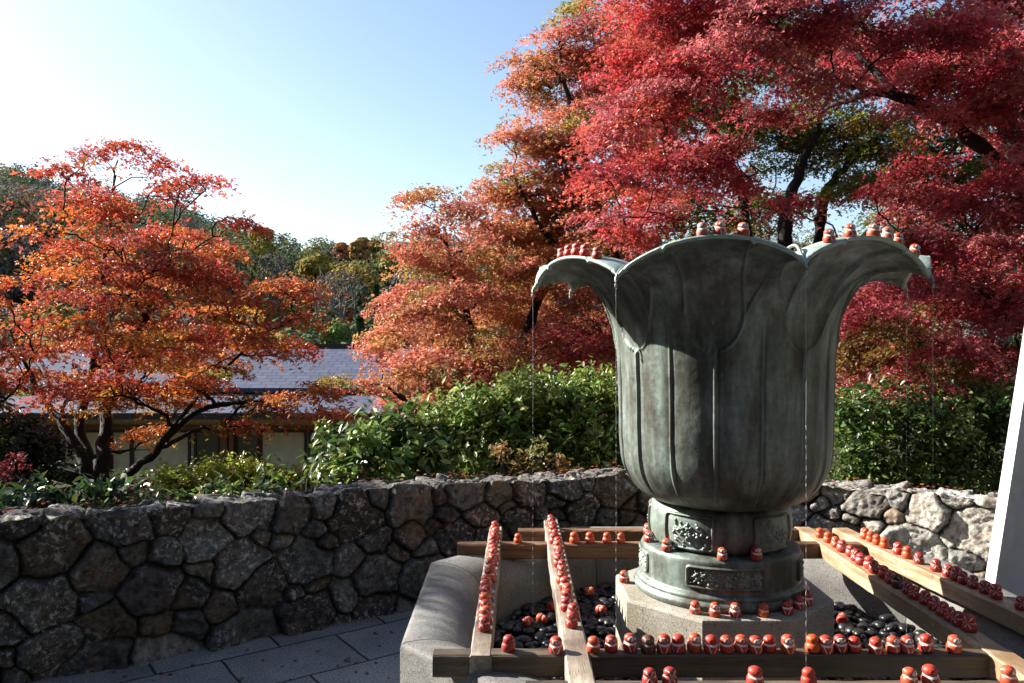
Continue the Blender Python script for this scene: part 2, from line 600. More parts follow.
# ------------------------------------------------------------------ stone wall
def stone_wall():
    us_face = np.arange(-0.05, 0.80, 0.0095)
    H = 0.80
    us_top = np.linspace(H, H + WTHICK, 40)
    us_back = np.linspace(H + WTHICK, H + WTHICK + 0.5, 14)[1:]
    us = np.concatenate([us_face[us_face < H - 0.002], us_top, us_back])
    nu = len(us)
    Ls = np.linspace(0, S[-1], NW)
    tx, ty = np.gradient(wx), np.gradient(wy)
    tl = np.hypot(tx, ty)
    nx, ny = ty / tl, -tx / tl                     # towards the plaza
    top = wall_top(wx)
    SS, UU = np.meshgrid(Ls, us, indexing='ij')
    # base point of every sample
    face = UU < H
    topm = (UU >= H) & (UU <= H + WTHICK)
    hh = np.where(face, UU / H, 1.0)
    batter = np.where(face, -0.05 * hh, 0)
    off = np.where(face, 0.05 + batter, np.where(topm, -(UU - H), -WTHICK))
    zz = np.where(face, hh * top[:, None], np.where(topm, top[:, None], top[:, None] - (UU - H - WTHICK)))
    X = wx[:, None] + nx[:, None] * off
    Y = wy[:, None] + ny[:, None] * off
    # normals, rounded at the two upper edges
    e1 = np.clip((UU - (H - 0.03)) / 0.06, 0, 1)
    e2 = np.clip((UU - (H + WTHICK - 0.03)) / 0.06, 0, 1)
    ang = (e1 + e2) * np.pi / 2
    NX, NY, NZ = nx[:, None] * np.cos(ang), ny[:, None] * np.cos(ang), np.sin(ang)
    # stone cells
    rg = np.random.default_rng(21)
    seeds = []
    r0 = 0.155
    L = S[-1]

    def throw(n, u0, u1, kmin, kmax, region):
        for _ in range(n):
            s, u = rg.uniform(0, L), rg.uniform(u0, u1)
            r = rg.uniform(kmin, kmax)
            ok = True
            for (s2, u2, r2, reg) in seeds:
                if reg == region and abs(s - s2) < 0.6 and ((s - s2) / 1.2) ** 2 + (u - u2) ** 2 < (0.5 * (r + r2)) ** 2:
                    ok = False
                    break
            if ok:
                seeds.append((s, u, r, region))
    for _ in range(160):                              # bigger blocks in the right-hand stretch
        s, u = rg.uniform(L * 0.6, L), rg.uniform(0.25, H - 0.12)
        if all((s - q[0]) ** 2 + (u - q[1]) ** 2 > 0.33 ** 2 for q in seeds):
            seeds.append((s, u, 0.34, 0))
    throw(2200, 0.0, H - 0.05, 0.18, 0.25, 0)
    throw(3000, 0.0, H - 0.04, 0.12, 0.16, 0)
    throw(4000, 0.0, H - 0.03, 0.07, 0.10, 0)
    throw(3600, H + 0.02, H + WTHICK - 0.02, 0.09, 0.19, 1)
    sd = np.array(seeds)
    hgt = np.zeros_like(SS)
    joint = np.zeros_like(SS)
    cid = np.zeros(SS.shape, int)
    warp_s = fbm(np.stack([SS * 7, UU * 7, SS * 0 + 3], -1), 3) * 0.05
    warp_u = fbm(np.stack([SS * 7, UU * 7, SS * 0 + 9], -1), 3) * 0.05
    for region in (0, 1):
        idx = np.where(sd[:, 3] == region)[0]
        pts = sd[idx]
        cols = slice(0, np.searchsorted(us, H)) if region == 0 else slice(np.searchsorted(us, H), nu)
        step = 60
        for a in range(0, NW, step):
            b = min(NW, a + step)
            s_, u_ = (SS + warp_s)[a:b, cols], (UU + warp_u)[a:b, cols]
            near = np.where(np.abs(pts[:, 0] - SS[(a + b) // 2, 0]) < 1.2)[0]
            q = pts[near]
            d = np.sqrt(((s_[..., None] - q[:, 0]) / 1.15) ** 2 + (u_[..., None] - q[:, 1]) ** 2) - q[:, 2] * 0.5
            o = np.argpartition(d, 1, axis=-1)[..., :2]
            d2 = np.take_along_axis(d, o, -1)
            sw = d2[..., 0] > d2[..., 1]
            f1 = np.where(sw, d2[..., 1], d2[..., 0])
            f2 = np.where(sw, d2[..., 0], d2[..., 1])
            i1 = np.where(sw, o[..., 1], o[..., 0])
            gap = f2 - f1
            if region == 0:
                gap = np.minimum(gap, np.maximum(0, (H + 0.012 - UU[a:b, cols])) * 1.6)
            gap = gap - 0.008 * np.clip(fbm(np.stack([s_ * 5, u_ * 5, s_ * 0 + 1.5], -1), 2) + 0.1, 0, 1)
            k = 1 - np.exp(-np.clip(gap - 0.003, 0, 1) / 0.010)
            qi = q[i1]
            rr = np.random.default_rng(5).normal(size=(len(sd), 3))
            gid = idx[near[i1]]
            tilt = rr[gid, 0] * (s_ - qi[..., 0]) * 0.2 + rr[gid, 1] * (u_ - qi[..., 1]) * 0.22 + rr[gid, 2] * 0.01
            amp = 0.05 if region == 0 else 0.018
            tilt = tilt * (1.2 if region == 0 else 0.8)
            hgt[a:b, cols] = amp * k + np.clip(tilt, -0.04, 0.04) * k
            joint[a:b, cols] = np.exp(-np.clip(gap - 0.003, 0, 1) / 0.009) * (1.0 if region == 0 else 0.55)
            cid[a:b, cols] = gid
    pp = np.stack([X, Y, zz], -1)
    hgt += fbm(pp * 8 + 5, 3) * 0.016 - np.abs(fbm(pp * 13, 4)) * 0.026 + fbm(pp * 40, 3) * 0.011
    crag = fbm(pp * 5 + 31, 3)
    hgt += (np.floor(crag * 9) / 9 - crag) * 0.055 * np.where(face, 1.0, 0.5)
    hgt -= 0.05
    V = pp + np.stack([NX, NY, NZ], -1) * hgt[..., None]
    pal = np.array([(0.20, 0.20, 0.195), (0.26, 0.255, 0.24), (0.15, 0.15, 0.15), (0.30, 0.28, 0.25), (0.22, 0.17, 0.13),
                    (0.28, 0.21, 0.15), (0.18, 0.165, 0.15), (0.33, 0.31, 0.28), (0.17, 0.14, 0.135), (0.235, 0.23, 0.225)])
    rc = np.random.default_rng(8)
    ccol = pal[rc.integers(0, len(pal), len(sd))] * rc.uniform(0.7, 1.25, (len(sd), 1))
    ccol[sd[:, 3] == 1] = (0.25, 0.245, 0.235) * rc.uniform(0.8, 1.2, (int((sd[:, 3] == 1).sum()), 1))
    # the left stretch's shade is put into its stone colour, the right made paler
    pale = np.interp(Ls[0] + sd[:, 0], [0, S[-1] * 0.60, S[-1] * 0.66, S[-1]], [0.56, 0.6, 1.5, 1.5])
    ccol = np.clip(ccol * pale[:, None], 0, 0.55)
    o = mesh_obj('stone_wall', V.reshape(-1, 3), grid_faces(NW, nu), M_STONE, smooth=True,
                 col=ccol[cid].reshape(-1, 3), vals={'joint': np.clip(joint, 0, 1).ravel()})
    tag(o, 'low curved wall of rough field stones around the basin', 'stone wall')
    return o


stone_wall()

# ------------------------------------------------------------------ granite basin (octagonal)
CX, CY = 0.968, 3.69
APO = 1.41


def octagon(apo, rot=0.0):
    r = apo / math.cos(math.pi / 8)
    a = np.arange(8) * math.pi / 4 + math.pi / 8 + rot
    return np.stack([CX + r * np.cos(a), CY + r * np.sin(a)], -1)


def basin():
    root = empty('granite_basin', (CX, CY, 0))
    tag(root, 'octagonal granite basin with rounded coping filled with black pebbles', 'basin')
    prof = [(0.0, 0.0), (0.0, 0.43), (0.006, 0.444), (0.02, 0.45), (0.07, 0.452), (0.13, 0.446), (0.19, 0.428), (0.24, 0.398),
            (0.28, 0.355), (0.302, 0.305), (0.31, 0.25), (0.31, 0.02)]
    for k in range(8):
        vv = []
        nseg = 8
        for w, z in prof:
            o = octagon(APO - w)
            a, b = o[k], o[(k + 1) % 8]
            d = (b - a) / np.linalg.norm(b - a)
            a2, b2 = a + d * 0.0028, b - d * 0.0028
            for t in np.linspace(0, 1, nseg + 1):
                q = a2 + (b2 - a2) * t
                vv.append((q[0] - CX, q[1] - CY, z))
        f = grid_faces(len(prof), nseg + 1)
        n1 = nseg + 1
        e0, e1_ = [vv[i * n1] for i in range(len(prof))], [vv[i * n1 + nseg] for i in range(len(prof))]
        k0, k1 = len(vv), len(vv) + len(prof)
        vv = vv + e0 + e1_
        ends = [np.array([list(range(k0, k1))]), np.array([list(range(k1, k1 + len(prof)))[::-1]])]
        blk = mesh_obj('coping_block', vv, [f] + ends, M_GRAN, root, smooth=True)
        sm = np.ones(len(blk.data.polygons), bool)
        sm[-2:] = False
        blk.data.polygons.foreach_set('use_smooth', sm)
    o = octagon(APO - 0.3)
    mesh_obj('basin_floor', [(p[0] - CX, p[1] - CY, 0.10) for p in o], np.array([list(range(8))]), M_PEB, root)
    return root


basin()

# black pebbles in the basin
import bmesh


def ico(sub):
    bm = bmesh.new()
    bmesh.ops.create_icosphere(bm, subdivisions=sub, radius=1)
    v = np.array([x.co[:] for x in bm.verts])
    f = np.array([[q.index for q in p.verts] for p in bm.faces])
    bm.free()
    return v, f


IV, IF = ico(2)


def pebbles():
    rg = np.random.default_rng(4)
    mb = MB()
    for layer, (n, z) in enumerate(((2300, 0.155), (1500, 0.185))):
        for _ in range(n):
            a, r = rg.uniform(0, 2 * np.pi), 1.1 * math.sqrt(rg.uniform(0.12, 1))
            x, y = r * math.cos(a), r * math.sin(a)
            if max(abs(x), abs(y), abs(x + y) * 0.7071, abs(x - y) * 0.7071) > 1.08:
                continue
            s = rg.uniform(0.014, 0.034)
            sc = s * np.array([1.25, 0.95, 0.62]) * rg.uniform(0.8, 1.2, 3)
            th, ti = rg.uniform(0, 6.28), rg.normal(0, 0.35)
            v = IV * sc * (1 + 0.12 * fbm(IV * 1.3 + rg.uniform(0, 50, 3), 2)[:, None])
            ct, st_ = math.cos(ti), math.sin(ti)
            v = np.stack([v[:, 0], v[:, 1] * ct - v[:, 2] * st_, v[:, 1] * st_ + v[:, 2] * ct], -1)
            c, s2 = math.cos(th), math.sin(th)
            v = np.stack([v[:, 0] * c - v[:, 1] * s2, v[:, 0] * s2 + v[:, 1] * c, v[:, 2]], -1)
            mb.add(v + (CX + x, CY + y, z + rg.uniform(-0.008, 0.012)), IF)
    o = mb.build('black_pebbles', M_PEB, smooth=True)
    tag(o, 'wet black pebbles covering the bottom of the basin', 'pebbles', kind='stuff')


pebbles()

# ------------------------------------------------------------------ plinth
PL_TOP = EYE - 1.135


def plinth():
    apo = 0.459
    prof = [(0.0, 0.1), (0.0, PL_TOP - 0.012), (0.004, PL_TOP - 0.003), (0.012, PL_TOP)]
    vv = []
    for w, z in prof:
        o = octagon(apo - w)
        vv += [(p[0], p[1], z) for p in o]
    i = np.arange(8)
    f = np.concatenate([np.stack([r * 8 + i, r * 8 + (i + 1) % 8, (r + 1) * 8 + (i + 1) % 8, (r + 1) * 8 + i], -1) for r in range(3)])
    o = mesh_obj('granite_plinth', vv, [f, np.array([[24 + k for k in range(8)]])], M_GRAN2)
    tag(o, 'octagonal speckled granite plinth under the bronze lotus vessel', 'plinth')


plinth()

# ------------------------------------------------------------------ bronze lotus fountain
BOX = 0.016                                     # the bowl stands a little off the middle of the drum
A_CAM = math.atan2(-CY, -CX)                    # world angle that faces the camera
A0 = R(-4.0)                                    # middle of the front petal, measured from there


def lathe(prof, n=160, disp=None):
    prof = np.asarray(prof, float)
    a = np.linspace(0, 2 * np.pi, n, endpoint=False)
    r = prof[:, 0][None, :] + 0 * a[:, None]
    z = prof[:, 1][None, :] + 0 * a[:, None]
    if disp is not None:
        r = r + disp(a[:, None], z)
    v = np.stack([r * np.cos(a)[:, None], r * np.sin(a)[:, None], z], -1).reshape(-1, 3)
    return v, grid_faces(n, len(prof), wrap_u=True)


def resample(prof, n):
    p = spline(np.array(prof, float), 400)
    d = np.concatenate([[0], np.cumsum(np.linalg.norm(np.diff(p, axis=0), axis=1))])
    t = np.linspace(0, d[-1], n)
    return np.stack([np.interp(t, d, p[:, 0]), np.interp(t, d, p[:, 1])], -1)


def lobe(a):
    """1 in the middle of a petal, 0 in the notch between two petals"""
    return np.abs(np.cos(4 * (a - A0))) ** 0.6


def rim_point(a, u):
    """lip surface from the neck of the flare (u=0) to the edge (u=1); a measured from the camera side"""
    L = lobe(a)
    wob = 0.012 * np.sin(a * 3 + 1.0) + 0.01 * np.sin(a * 2 + 0.3)
    r0, z0 = 0.595, EYE + 0.255
    r2 = 0.874 - 0.03 * L
    z2 = EYE + 0.252 + 0.115 * L + wob
    r1 = 0.76 - 0.05 * L
    z1 = EYE + 0.325 + 0.075 * L + wob
    w0, w1, w2 = (1 - u) ** 2, 2 * u * (1 - u), u * u
    return r0 * w0 + r1 * w1 + r2 * w2, z0 * w0 + z1 * w1 + z2 * w2


def fountain():
    root = empty('lotus_fountain', (CX, CY, 0))
    tag(root, 'tall green bronze lotus-shaped water vessel with flaring scalloped lip', 'fountain')
    zt = EYE
    # ---- base drum
    prof = resample([(0.30, PL_TOP + 0.001), (0.386, PL_TOP + 0.002)], 3).tolist()
    prof += resample([(0.390, PL_TOP + 0.006), (0.395, PL_TOP + 0.022), (0.388, PL_TOP + 0.036)], 8).tolist()
    prof += resample([(0.378, PL_TOP + 0.040), (0.380, PL_TOP + 0.052), (0.370, PL_TOP + 0.064), (0.362, PL_TOP + 0.068)], 8).tolist()
    prof += resample([(0.360, PL_TOP + 0.075), (0.361, zt - 0.96), (0.360, zt - 0.937)], 12).tolist()
    prof += resample([(0.356, zt - 0.928), (0.345, zt - 0.922), (0.30, zt - 0.916), (0.2, zt - 0.912)], 10).tolist()
    v, f = lathe(prof, 180)
    drum = mesh_obj('base_drum', v, f, M_BRONZE, root, smooth=True, vals={'verd': np.zeros(len(v))})
    # ---- neck
    prof = resample([(0.285, zt - 0.922), (0.310, zt - 0.90), (0.321, zt - 0.85), (0.322, zt - 0.80), (0.312, zt - 0.745), (0.28, zt - 0.715)], 30)
    v, f = lathe(prof, 160)
    vd = np.clip(fbm(v * np.array([9, 9, 1.2]) + 3, 3) * 1.6, 0, 0.55)
    neck = mesh_obj('neck', v, f, M_BRONZE, root, smooth=True, vals={'verd': vd})

    # ---- relief panels: raised frame, sunk field, modelled flowers
    def panel(parent, a_mid, half_a, z0, z1, rad, seed, wide):
        nu, nv = 90, 50
        U, Vv = np.meshgrid(np.linspace(-1, 1, nu), np.linspace(-1, 1, nv), indexing='ij')
        w, h = half_a * rad, (z1 - z0) / 2
        X, Z = U * w, Vv * h
        c = 0.022
        dx, dz = np.abs(X) - (w - c), np.abs(Z) - (h - c)
        sd = np.hypot(np.maximum(dx, 0), np.maximum(dz, 0)) + np.minimum(np.maximum(dx, dz), 0) - c
        frame = np.exp(-((sd + 0.008) / 0.0045) ** 2)
        inside = np.clip((-sd - 0.012) / 0.004, 0, 1)
        disp = 0.0075 * frame - 0.007 * inside + 0.001
        rr = np.random.default_rng(seed)
        n_f = 120 if wide else 60
        lump = np.zeros_like(X)
        for q in range(n_f):
            if wide:
                cx, cz = rr.uniform(-0.88, 0.88) * w, rr.normal(0, 0.36) * h
            else:
                cx, cz = (rr.normal(-0.3, 0.2) * w, rr.normal(0.15, 0.3) * h) if q < 36 else (rr.normal(0.2, 0.3) * w, rr.normal(-0.1, 0.3) * h)
            th = rr.uniform(0, 3.14)
            ex, ez = rr.uniform(0.005, 0.013), rr.uniform(0.003, 0.006)
            ux, uz = (X - cx) * math.cos(th) + (Z - cz) * math.sin(th), -(X - cx) * math.sin(th) + (Z - cz) * math.cos(th)
            lump = np.maximum(lump, np.exp(-(ux / ex) ** 2 - (uz / ez) ** 2) * rr.uniform(0.6, 1.0))
        disp = disp + 0.017 * lump * inside
        disp = np.where(sd > 0.0, -0.004, disp)
        ang = A_CAM + a_mid + U * half_a
        zz = (z0 + z1) / 2 + Z
        rloc = np.interp(zz, rad_z, rad_r) if parent is neck else rad + 0 * zz
        r = rloc + 0.0015 + disp
        vv = np.stack([r * np.cos(ang), r * np.sin(ang), zz], -1).reshape(-1, 3)
        mesh_obj('relief_panel', vv, grid_faces(nu, nv), M_BRONZE, parent, smooth=True,
                 vals={'verd': np.clip(lump * inside * 0.8, 0, 1).ravel()})
    rad_r, rad_z = prof[:, 0], prof[:, 1]
    for k in range(5):
        panel(neck, R(-25 + 72 * k), R(21.5), zt - 0.905, zt - 0.745, 0.312, 30 + k, False)
    for k in range(4):
        panel(drum, R(4 + 90 * k), R(27), PL_TOP + 0.085, PL_TOP + 0.185, 0.361, 60 + k, True)

    # ---- bowl: outer skin, rolled edge, inner skin in one sheet
    na = 960
    a = np.linspace(0, 2 * np.pi, na, endpoint=False)
    body = resample([(0.20, zt - 0.735), (0.30, zt - 0.725), (0.37, zt - 0.695), (0.424, zt - 0.64), (0.464, zt - 0.555), (0.476, zt - 0.45),
                     (0.479, zt - 0.3), (0.483, zt - 0.15), (0.490, zt - 0.02), (0.503, zt + 0.07), (0.533, zt + 0.155),
                     (0.562, zt + 0.213), (0.595, zt + 0.255)], 150)
    nb = len(body)
    un = np.linspace(0, 1, 50)[1:]
    rb = body[:, 0][None] + 0 * a[:, None]
    zb = body[:, 1][None] + 0 * a[:, None]
    rl, zl = rim_point(a[:, None], un[None])
    r = np.concatenate([rb, rl], 1)
    z = np.concatenate([zb, zl], 1)
    # petals bulge a little between the ribs
    A = a[:, None] + 0 * r
    arc_off = np.abs(np.sin(8 * (A - A0)))
    fade = np.clip((z - (zt - 0.7)) / 0.12, 0, 1)
    up = np.clip((z - (zt - 0.02)) / 0.2, 0, 1)
    r = r + 0.0065 * (arc_off ** 0.7 - 0.6) * fade * (1 - up)

    def ridge(da, width):                         # da: arc distance in metres
        return np.exp(-(da / width) ** 2)
    # nearest petal-middle and nearest notch
    dm = (A - A0 + np.pi / 8) % (np.pi / 4) - np.pi / 8
    dn = (A - A0) % (np.pi / 4) - np.pi / 8
    rad = r
    ridge_h = np.zeros_like(r)
    zj = zt - 0.035
    low = np.clip((zj + 0.01 - z) / 0.02, 0, 1)
    ridge_h = np.maximum(ridge_h, ridge(dm * rad, 0.0065) * low)                    # middle rib below the fork
    tz = np.clip((z - zj) / 0.16, 0, 1)
    half = R(13.0) * np.sqrt(np.clip(1 - (1 - tz) ** 2, 0, 1))
    half = half - R(2.0) * np.clip((z - zj - 0.16) / 0.15, 0, 1)
    hi = np.clip((z - zj + 0.004) / 0.01, 0, 1)
    ridge_h = np.maximum(ridge_h, ridge((np.abs(dm) - half) * rad, 0.006) * hi)     # the two arms round a small petal
    side = R(13.0) - 0.0 * z
    t2 = np.clip((z - (zt + 0.10)) / 0.22, 0, 1)
    arm2 = R(13.0) + (R(22.5) - R(13)) * t2
    ridge_h = np.maximum(ridge_h, ridge((np.abs(dm) - arm2) * rad, 0.005) * np.clip((z - zt - 0.10) / 0.02, 0, 1) * 0.8)
    taper = np.clip((zt + 0.12 - z) / 0.25, 0, 1)
    ridge_h = np.maximum(ridge_h, ridge(dn * rad, 0.005) * taper * 0.8)             # thin rib under every notch
    # each petal laps over the next: a small step beside the rib
    ridge_h = ridge_h * fade
    groove = np.maximum(ridge((dm * rad - 0.0125), 0.006) * low, ridge((dn * rad - 0.011), 0.005) * taper) * fade
    small = ((np.abs(dm) < half) & (z > zj)).astype(float)
    # normal-ish push (outward and down on the lip)
    dr_, dz_ = np.gradient(r, axis=1), np.gradient(z, axis=1)
    ln = np.hypot(dr_, dz_) + 1e-9
    nr, nz = dz_ / ln, -dr_ / ln
    hgt = 0.0105 * ridge_h - 0.0035 * small - 0.006 * groove
    pts3 = np.stack([r * np.cos(A), r * np.sin(A), z], -1)
    hgt = hgt + fbm(pts3 * 14, 3) * 0.0022
    ro, zo = r + nr * hgt, z + nz * hgt
    # edge roll and inner skin
    th = 0.017
    re, ze = ro[:, -1:], zo[:, -1:]
    er, ez = dr_[:, -1:] / ln[:, -1:], dz_[:, -1:] / ln[:, -1:]
    q = np.linspace(0, np.pi, 7)[1:-1][None]
    n_r, n_z = nr[:, -1:], nz[:, -1:]
    rr_ = re - n_r * th / 2 * (1 - np.cos(q)) + er * th / 2 * np.sin(q)
    zr_ = ze - n_z * th / 2 * (1 - np.cos(q)) + ez * th / 2 * np.sin(q)
    sel = list(range(nb + 48, 40, -3))
    ri, zi = (r - nr * th)[:, sel], (z - nz * th)[:, sel]
    RA, ZA = np.concatenate([ro, rr_, ri], 1), np.concatenate([zo, zr_, zi], 1)
    cols = RA.shape[1]
    ang = A_CAM + a[:, None]
    V = np.stack([RA * np.cos(ang), RA * np.sin(ang), ZA], -1).reshape(-1, 3)
    verd = np.zeros((na, cols))
    k = nb + 49
    verd[:, k - 2:] = 1.0
    verd[:, :k - 2] = np.clip((ZA[:, :k - 2] < zt - 0.30) * 0.0 + 0.12 * ridge_h[:, :k - 2], 0, 1)
    bowl = mesh_obj('bowl', V, grid_faces(na, cols, wrap_u=True), M_BRONZE, root, smooth=True, vals={'verd': verd.ravel()})
    bowl.location = (BOX, 0, 0)
    # water standing inside
    m, n, l, b = new_mat('still_water')
    b.inputs['Base Color'].default_value = (0.02, 0.03, 0.03, 1)
    b.inputs['Roughness'].default_value = 0.03
    aa = np.linspace(0, 2 * np.pi, 64, endpoint=False)
    mesh_obj('water', np.stack([BOX + 0.55 * np.cos(aa), 0.55 * np.sin(aa), 0 * aa + zt + 0.205], -1), np.array([list(range(64))]), m, root)
    # ---- little pipes that hang over the notches
    mp = plain('pipe_grey', (0.34, 0.35, 0.33), 0.4, 0.4)
    for k in range(8):
        an = A0 + R(22.5) + k * R(45)
        rt, zt_ = rim_point(np.array(an), np.array(1.0))
        rt, zt_ = float(rt), float(zt_)
        hgt_ = 0.075 if k == 0 else 0.05
        prof = [(0.62, zt_ + 0.035), (0.70, zt_ + hgt_), (0.80, zt_ + hgt_ + 0.012), (rt - 0.02, zt_ + 0.045), (rt + 0.014, zt_ + 0.008), (rt + 0.016, zt_ - 0.03)]
        path = spline([(BOX + x * math.cos(A_CAM + an), x * math.sin(A_CAM + an), zz) for x, zz in prof], 24)
        mb = MB()
        mb.tube(path, 0.006, 8)
        mb.build('spout_pipe', mp, root, smooth=True)
    return root


fountain()


# ------------------------------------------------------------------ wooden beams
W_GREY = wood_mat('weathered_beam_long', (0.16, 0.135, 0.11), (0.44, 0.38, 0.31), (0.13, 0.10, 0.075), 1)
W_RIGHT = wood_mat('yellowed_beam_long', (0.22, 0.15, 0.085), (0.5, 0.38, 0.25), (0.20, 0.12, 0.06), 1)
W_CROSS = wood_mat('brown_cross_beam', (0.085, 0.042, 0.02), (0.24, 0.125, 0.062), (0.05, 0.03, 0.016), 0)
W_FRONT = wood_mat('mossy_cross_beam', (0.04, 0.029, 0.018), (0.14, 0.10, 0.065), (0.034, 0.030, 0.018), 0)
BT = EYE - 1.12                                  # top of the beams
BH = 0.082


def beam(p0, p1, width, mat, label, top=BT, along=1, h=BH):
    """a squared timber from p0 to p1 (x, y of its centre line)"""
    p0, p1 = np.array(p0, float), np.array(p1, float)
    c = (p0 + p1) / 2
    ln = np.linalg.norm(p1 - p0)
    d = (p1 - p0) / ln
    nx_ = 40
    ch = 0.006
    sec = [(-width / 2 + ch, 0), (width / 2 - ch, 0), (width / 2, ch), (width / 2, h - ch), (width / 2 - ch, h), (-width / 2 + ch, h), (-width / 2, h - ch), (-width / 2, ch)]
    rg = np.random.default_rng(int(abs(p0[0] * 1000 + p1[1] * 77)) % 9999)
    vv = []
    for t in np.linspace(-ln / 2, ln / 2, nx_ + 1):
        for (w, z) in sec:
            j = rg.normal(0, 0.0008, 2)
            vv.append((w + j[0], t, z + j[1]))
    f = grid_faces(nx_ + 1, 8, wrap_v=True)
    vv = np.array(vv)
    if along == 0:
        vv = np.stack([vv[:, 1], -vv[:, 0], vv[:, 2]], -1)
        ang = math.atan2(d[1], d[0])
    else:
        ang = math.atan2(d[1], d[0]) - math.pi / 2
    o = mesh_obj('wooden_beam', vv, [f, np.array([list(range(8))]), np.array([[nx_ * 8 + k for k in range(8)][::-1]])], mat)
    o.location = (c[0], c[1], top - h)
    o.rotation_euler = (0, 0, ang)
    tag(o, label, 'beam', 'wooden beams laid in a square over the basin')
    return o


beam((-0.113, 2.825), (-0.098, 4.81), 0.078, W_GREY, 'narrow grey timber nearest the left stone wall, carrying a row of red dolls', top=BT + 0.003)
beam((0.230, 2.35), (0.245, 5.06), 0.092, W_GREY, 'pale timber running front to back beside the pedestal, its near end bare', top=BT + 0.006)
beam((1.762, 2.35), (1.762, 4.80), 0.098, W_RIGHT, 'yellowish timber right of the pedestal crossing the end of the front rail', top=BT + 0.004)
beam((2.235, 2.35), (1.985, 4.78), 0.10, W_RIGHT, 'outer timber on the right beside the white case, dolls along it', top=BT + 0.002)
beam((-0.285, 2.868), (1.745, 2.868), 0.07, W_FRONT, 'dark mossy front rail with a long row of dolls before the plinth', along=0)
beam((0.045, 2.59), (2.2, 2.59), 0.075, W_FRONT, 'nearest front rail at the bottom edge with few dolls', along=0)
beam((-0.306, 4.43), (1.95, 4.43), 0.075, W_CROSS, 'brown back rail with a few orange dolls left of the pedestal', along=0)
beam((0.036, 4.75), (1.9, 4.75), 0.075, W_CROSS, 'brown rear rail closest to the stone wall, carrying no dolls', along=0)


# ------------------------------------------------------------------ daruma dolls
def doll_mats():
    m, n, l, b = new_mat('doll_paint')
    oi = n.new('ShaderNodeObjectInfo')
    co = n.new('ShaderNodeTexCoord')
    sx = n.new('ShaderNodeSeparateXYZ')
    l.new(co.outputs['Object'], sx.inputs[0])
    x, y, z = sx.outputs
    c = mixc(n, l, math_n(n, l, 'MULTIPLY', math_n(n, l, 'MULTIPLY_ADD', noise(n, l, 70, co.outputs['Object'], 5, 0.7), 2.4, -0.75, True), 0.75), oi.outputs['Color'], (0.16, 0.03, 0.012), 'MIX')
    # collar band at the front, star strokes at the back
    band = math_n(n, l, 'LESS_THAN', math_n(n, l, 'ABSOLUTE', math_n(n, l, 'SUBTRACT', z, math_n(n, l, 'MULTIPLY_ADD', y, 0.22, 0.0395))), 0.0034)
    th = math_n(n, l, 'ARCTAN2', math_n(n, l, 'SUBTRACT', z, 0.040), x)
    star = math_n(n, l, 'LESS_THAN', math_n(n, l, 'ABSOLUTE', math_n(n, l, 'SINE', math_n(n, l, 'MULTIPLY', th, 3.0))), 0.3)
    back = math_n(n, l, 'GREATER_THAN', y, 0.006)
    ring = math_n(n, l, 'LESS_THAN', math_n(n, l, 'ABSOLUTE', math_n(n, l, 'SUBTRACT', z, 0.042)), 0.021)
    star = math_n(n, l, 'MULTIPLY', math_n(n, l, 'MULTIPLY', star, back), ring)
    fr = math_n(n, l, 'MULTIPLY', band, math_n(n, l, 'LESS_THAN', y, 0.010))
    # robe edges running down the front
    fold = math_n(n, l, 'LESS_THAN', math_n(n, l, 'ABSOLUTE', math_n(n, l, 'SUBTRACT', math_n(n, l, 'ABSOLUTE', x), math_n(n, l, 'MULTIPLY_ADD', z, 0.35, 0.004))), 0.0016)
    fold = math_n(n, l, 'MULTIPLY', fold, math_n(n, l, 'MULTIPLY', math_n(n, l, 'LESS_THAN', y, -0.008), math_n(n, l, 'LESS_THAN', z, 0.036)))
    rnd = math_n(n, l, 'GREATER_THAN', oi.outputs['Random'], 0.35)
    w = math_n(n, l, 'MAXIMUM', math_n(n, l, 'MAXIMUM', star, fr), math_n(n, l, 'MULTIPLY', fold, rnd))
    wear = noise(n, l, 160, co.outputs['Object'], 3, 0.6)
    w = math_n(n, l, 'MULTIPLY', w, math_n(n, l, 'MULTIPLY_ADD', wear, 2.5, -0.45, True))
    w = math_n(n, l, 'MULTIPLY', w, oi.outputs['Alpha'])
    c = mixc(n, l, w, c, (0.72, 0.66, 0.62))
    l.new(c, b.inputs['Base Color'])
    b.inputs['Roughness'].default_value = 0.5
    m2, n, l, b = new_mat('doll_face_paint')
    oi = n.new('ShaderNodeObjectInfo')
    co = n.new('ShaderNodeTexCoord')
    sx = n.new('ShaderNodeSeparateXYZ')
    l.new(co.outputs['Object'], sx.inputs[0])
    x, y, z = sx.outputs
    ax = math_n(n, l, 'ABSOLUTE', x)

    def dot(cx, cz, rad, sq=1.0):
        dx = math_n(n, l, 'SUBTRACT', ax, cx)
        dz = math_n(n, l, 'MULTIPLY', math_n(n, l, 'SUBTRACT', z, cz), sq)
        d = math_n(n, l, 'SQRT', math_n(n, l, 'ADD', math_n(n, l, 'MULTIPLY', dx, dx), math_n(n, l, 'MULTIPLY', dz, dz)))
        return math_n(n, l, 'LESS_THAN', d, rad)
    k = math_n(n, l, 'MAXIMUM', dot(0.0062, 0.0545, 0.0026), dot(0.0066, 0.0598, 0.0042, 3.0))
    k = math_n(n, l, 'MAXIMUM', k, dot(0.0085, 0.0475, 0.0032, 1.2))
    k = math_n(n, l, 'MAXIMUM', k, dot(0.0, 0.0455, 0.0034, 2.6))
    c = mixc(n, l, k, oi.outputs['Color'], (0.02, 0.017, 0.016))
    l.new(c, b.inputs['Base Color'])
    b.inputs['Roughness'].default_value = 0.4
    return m, m2


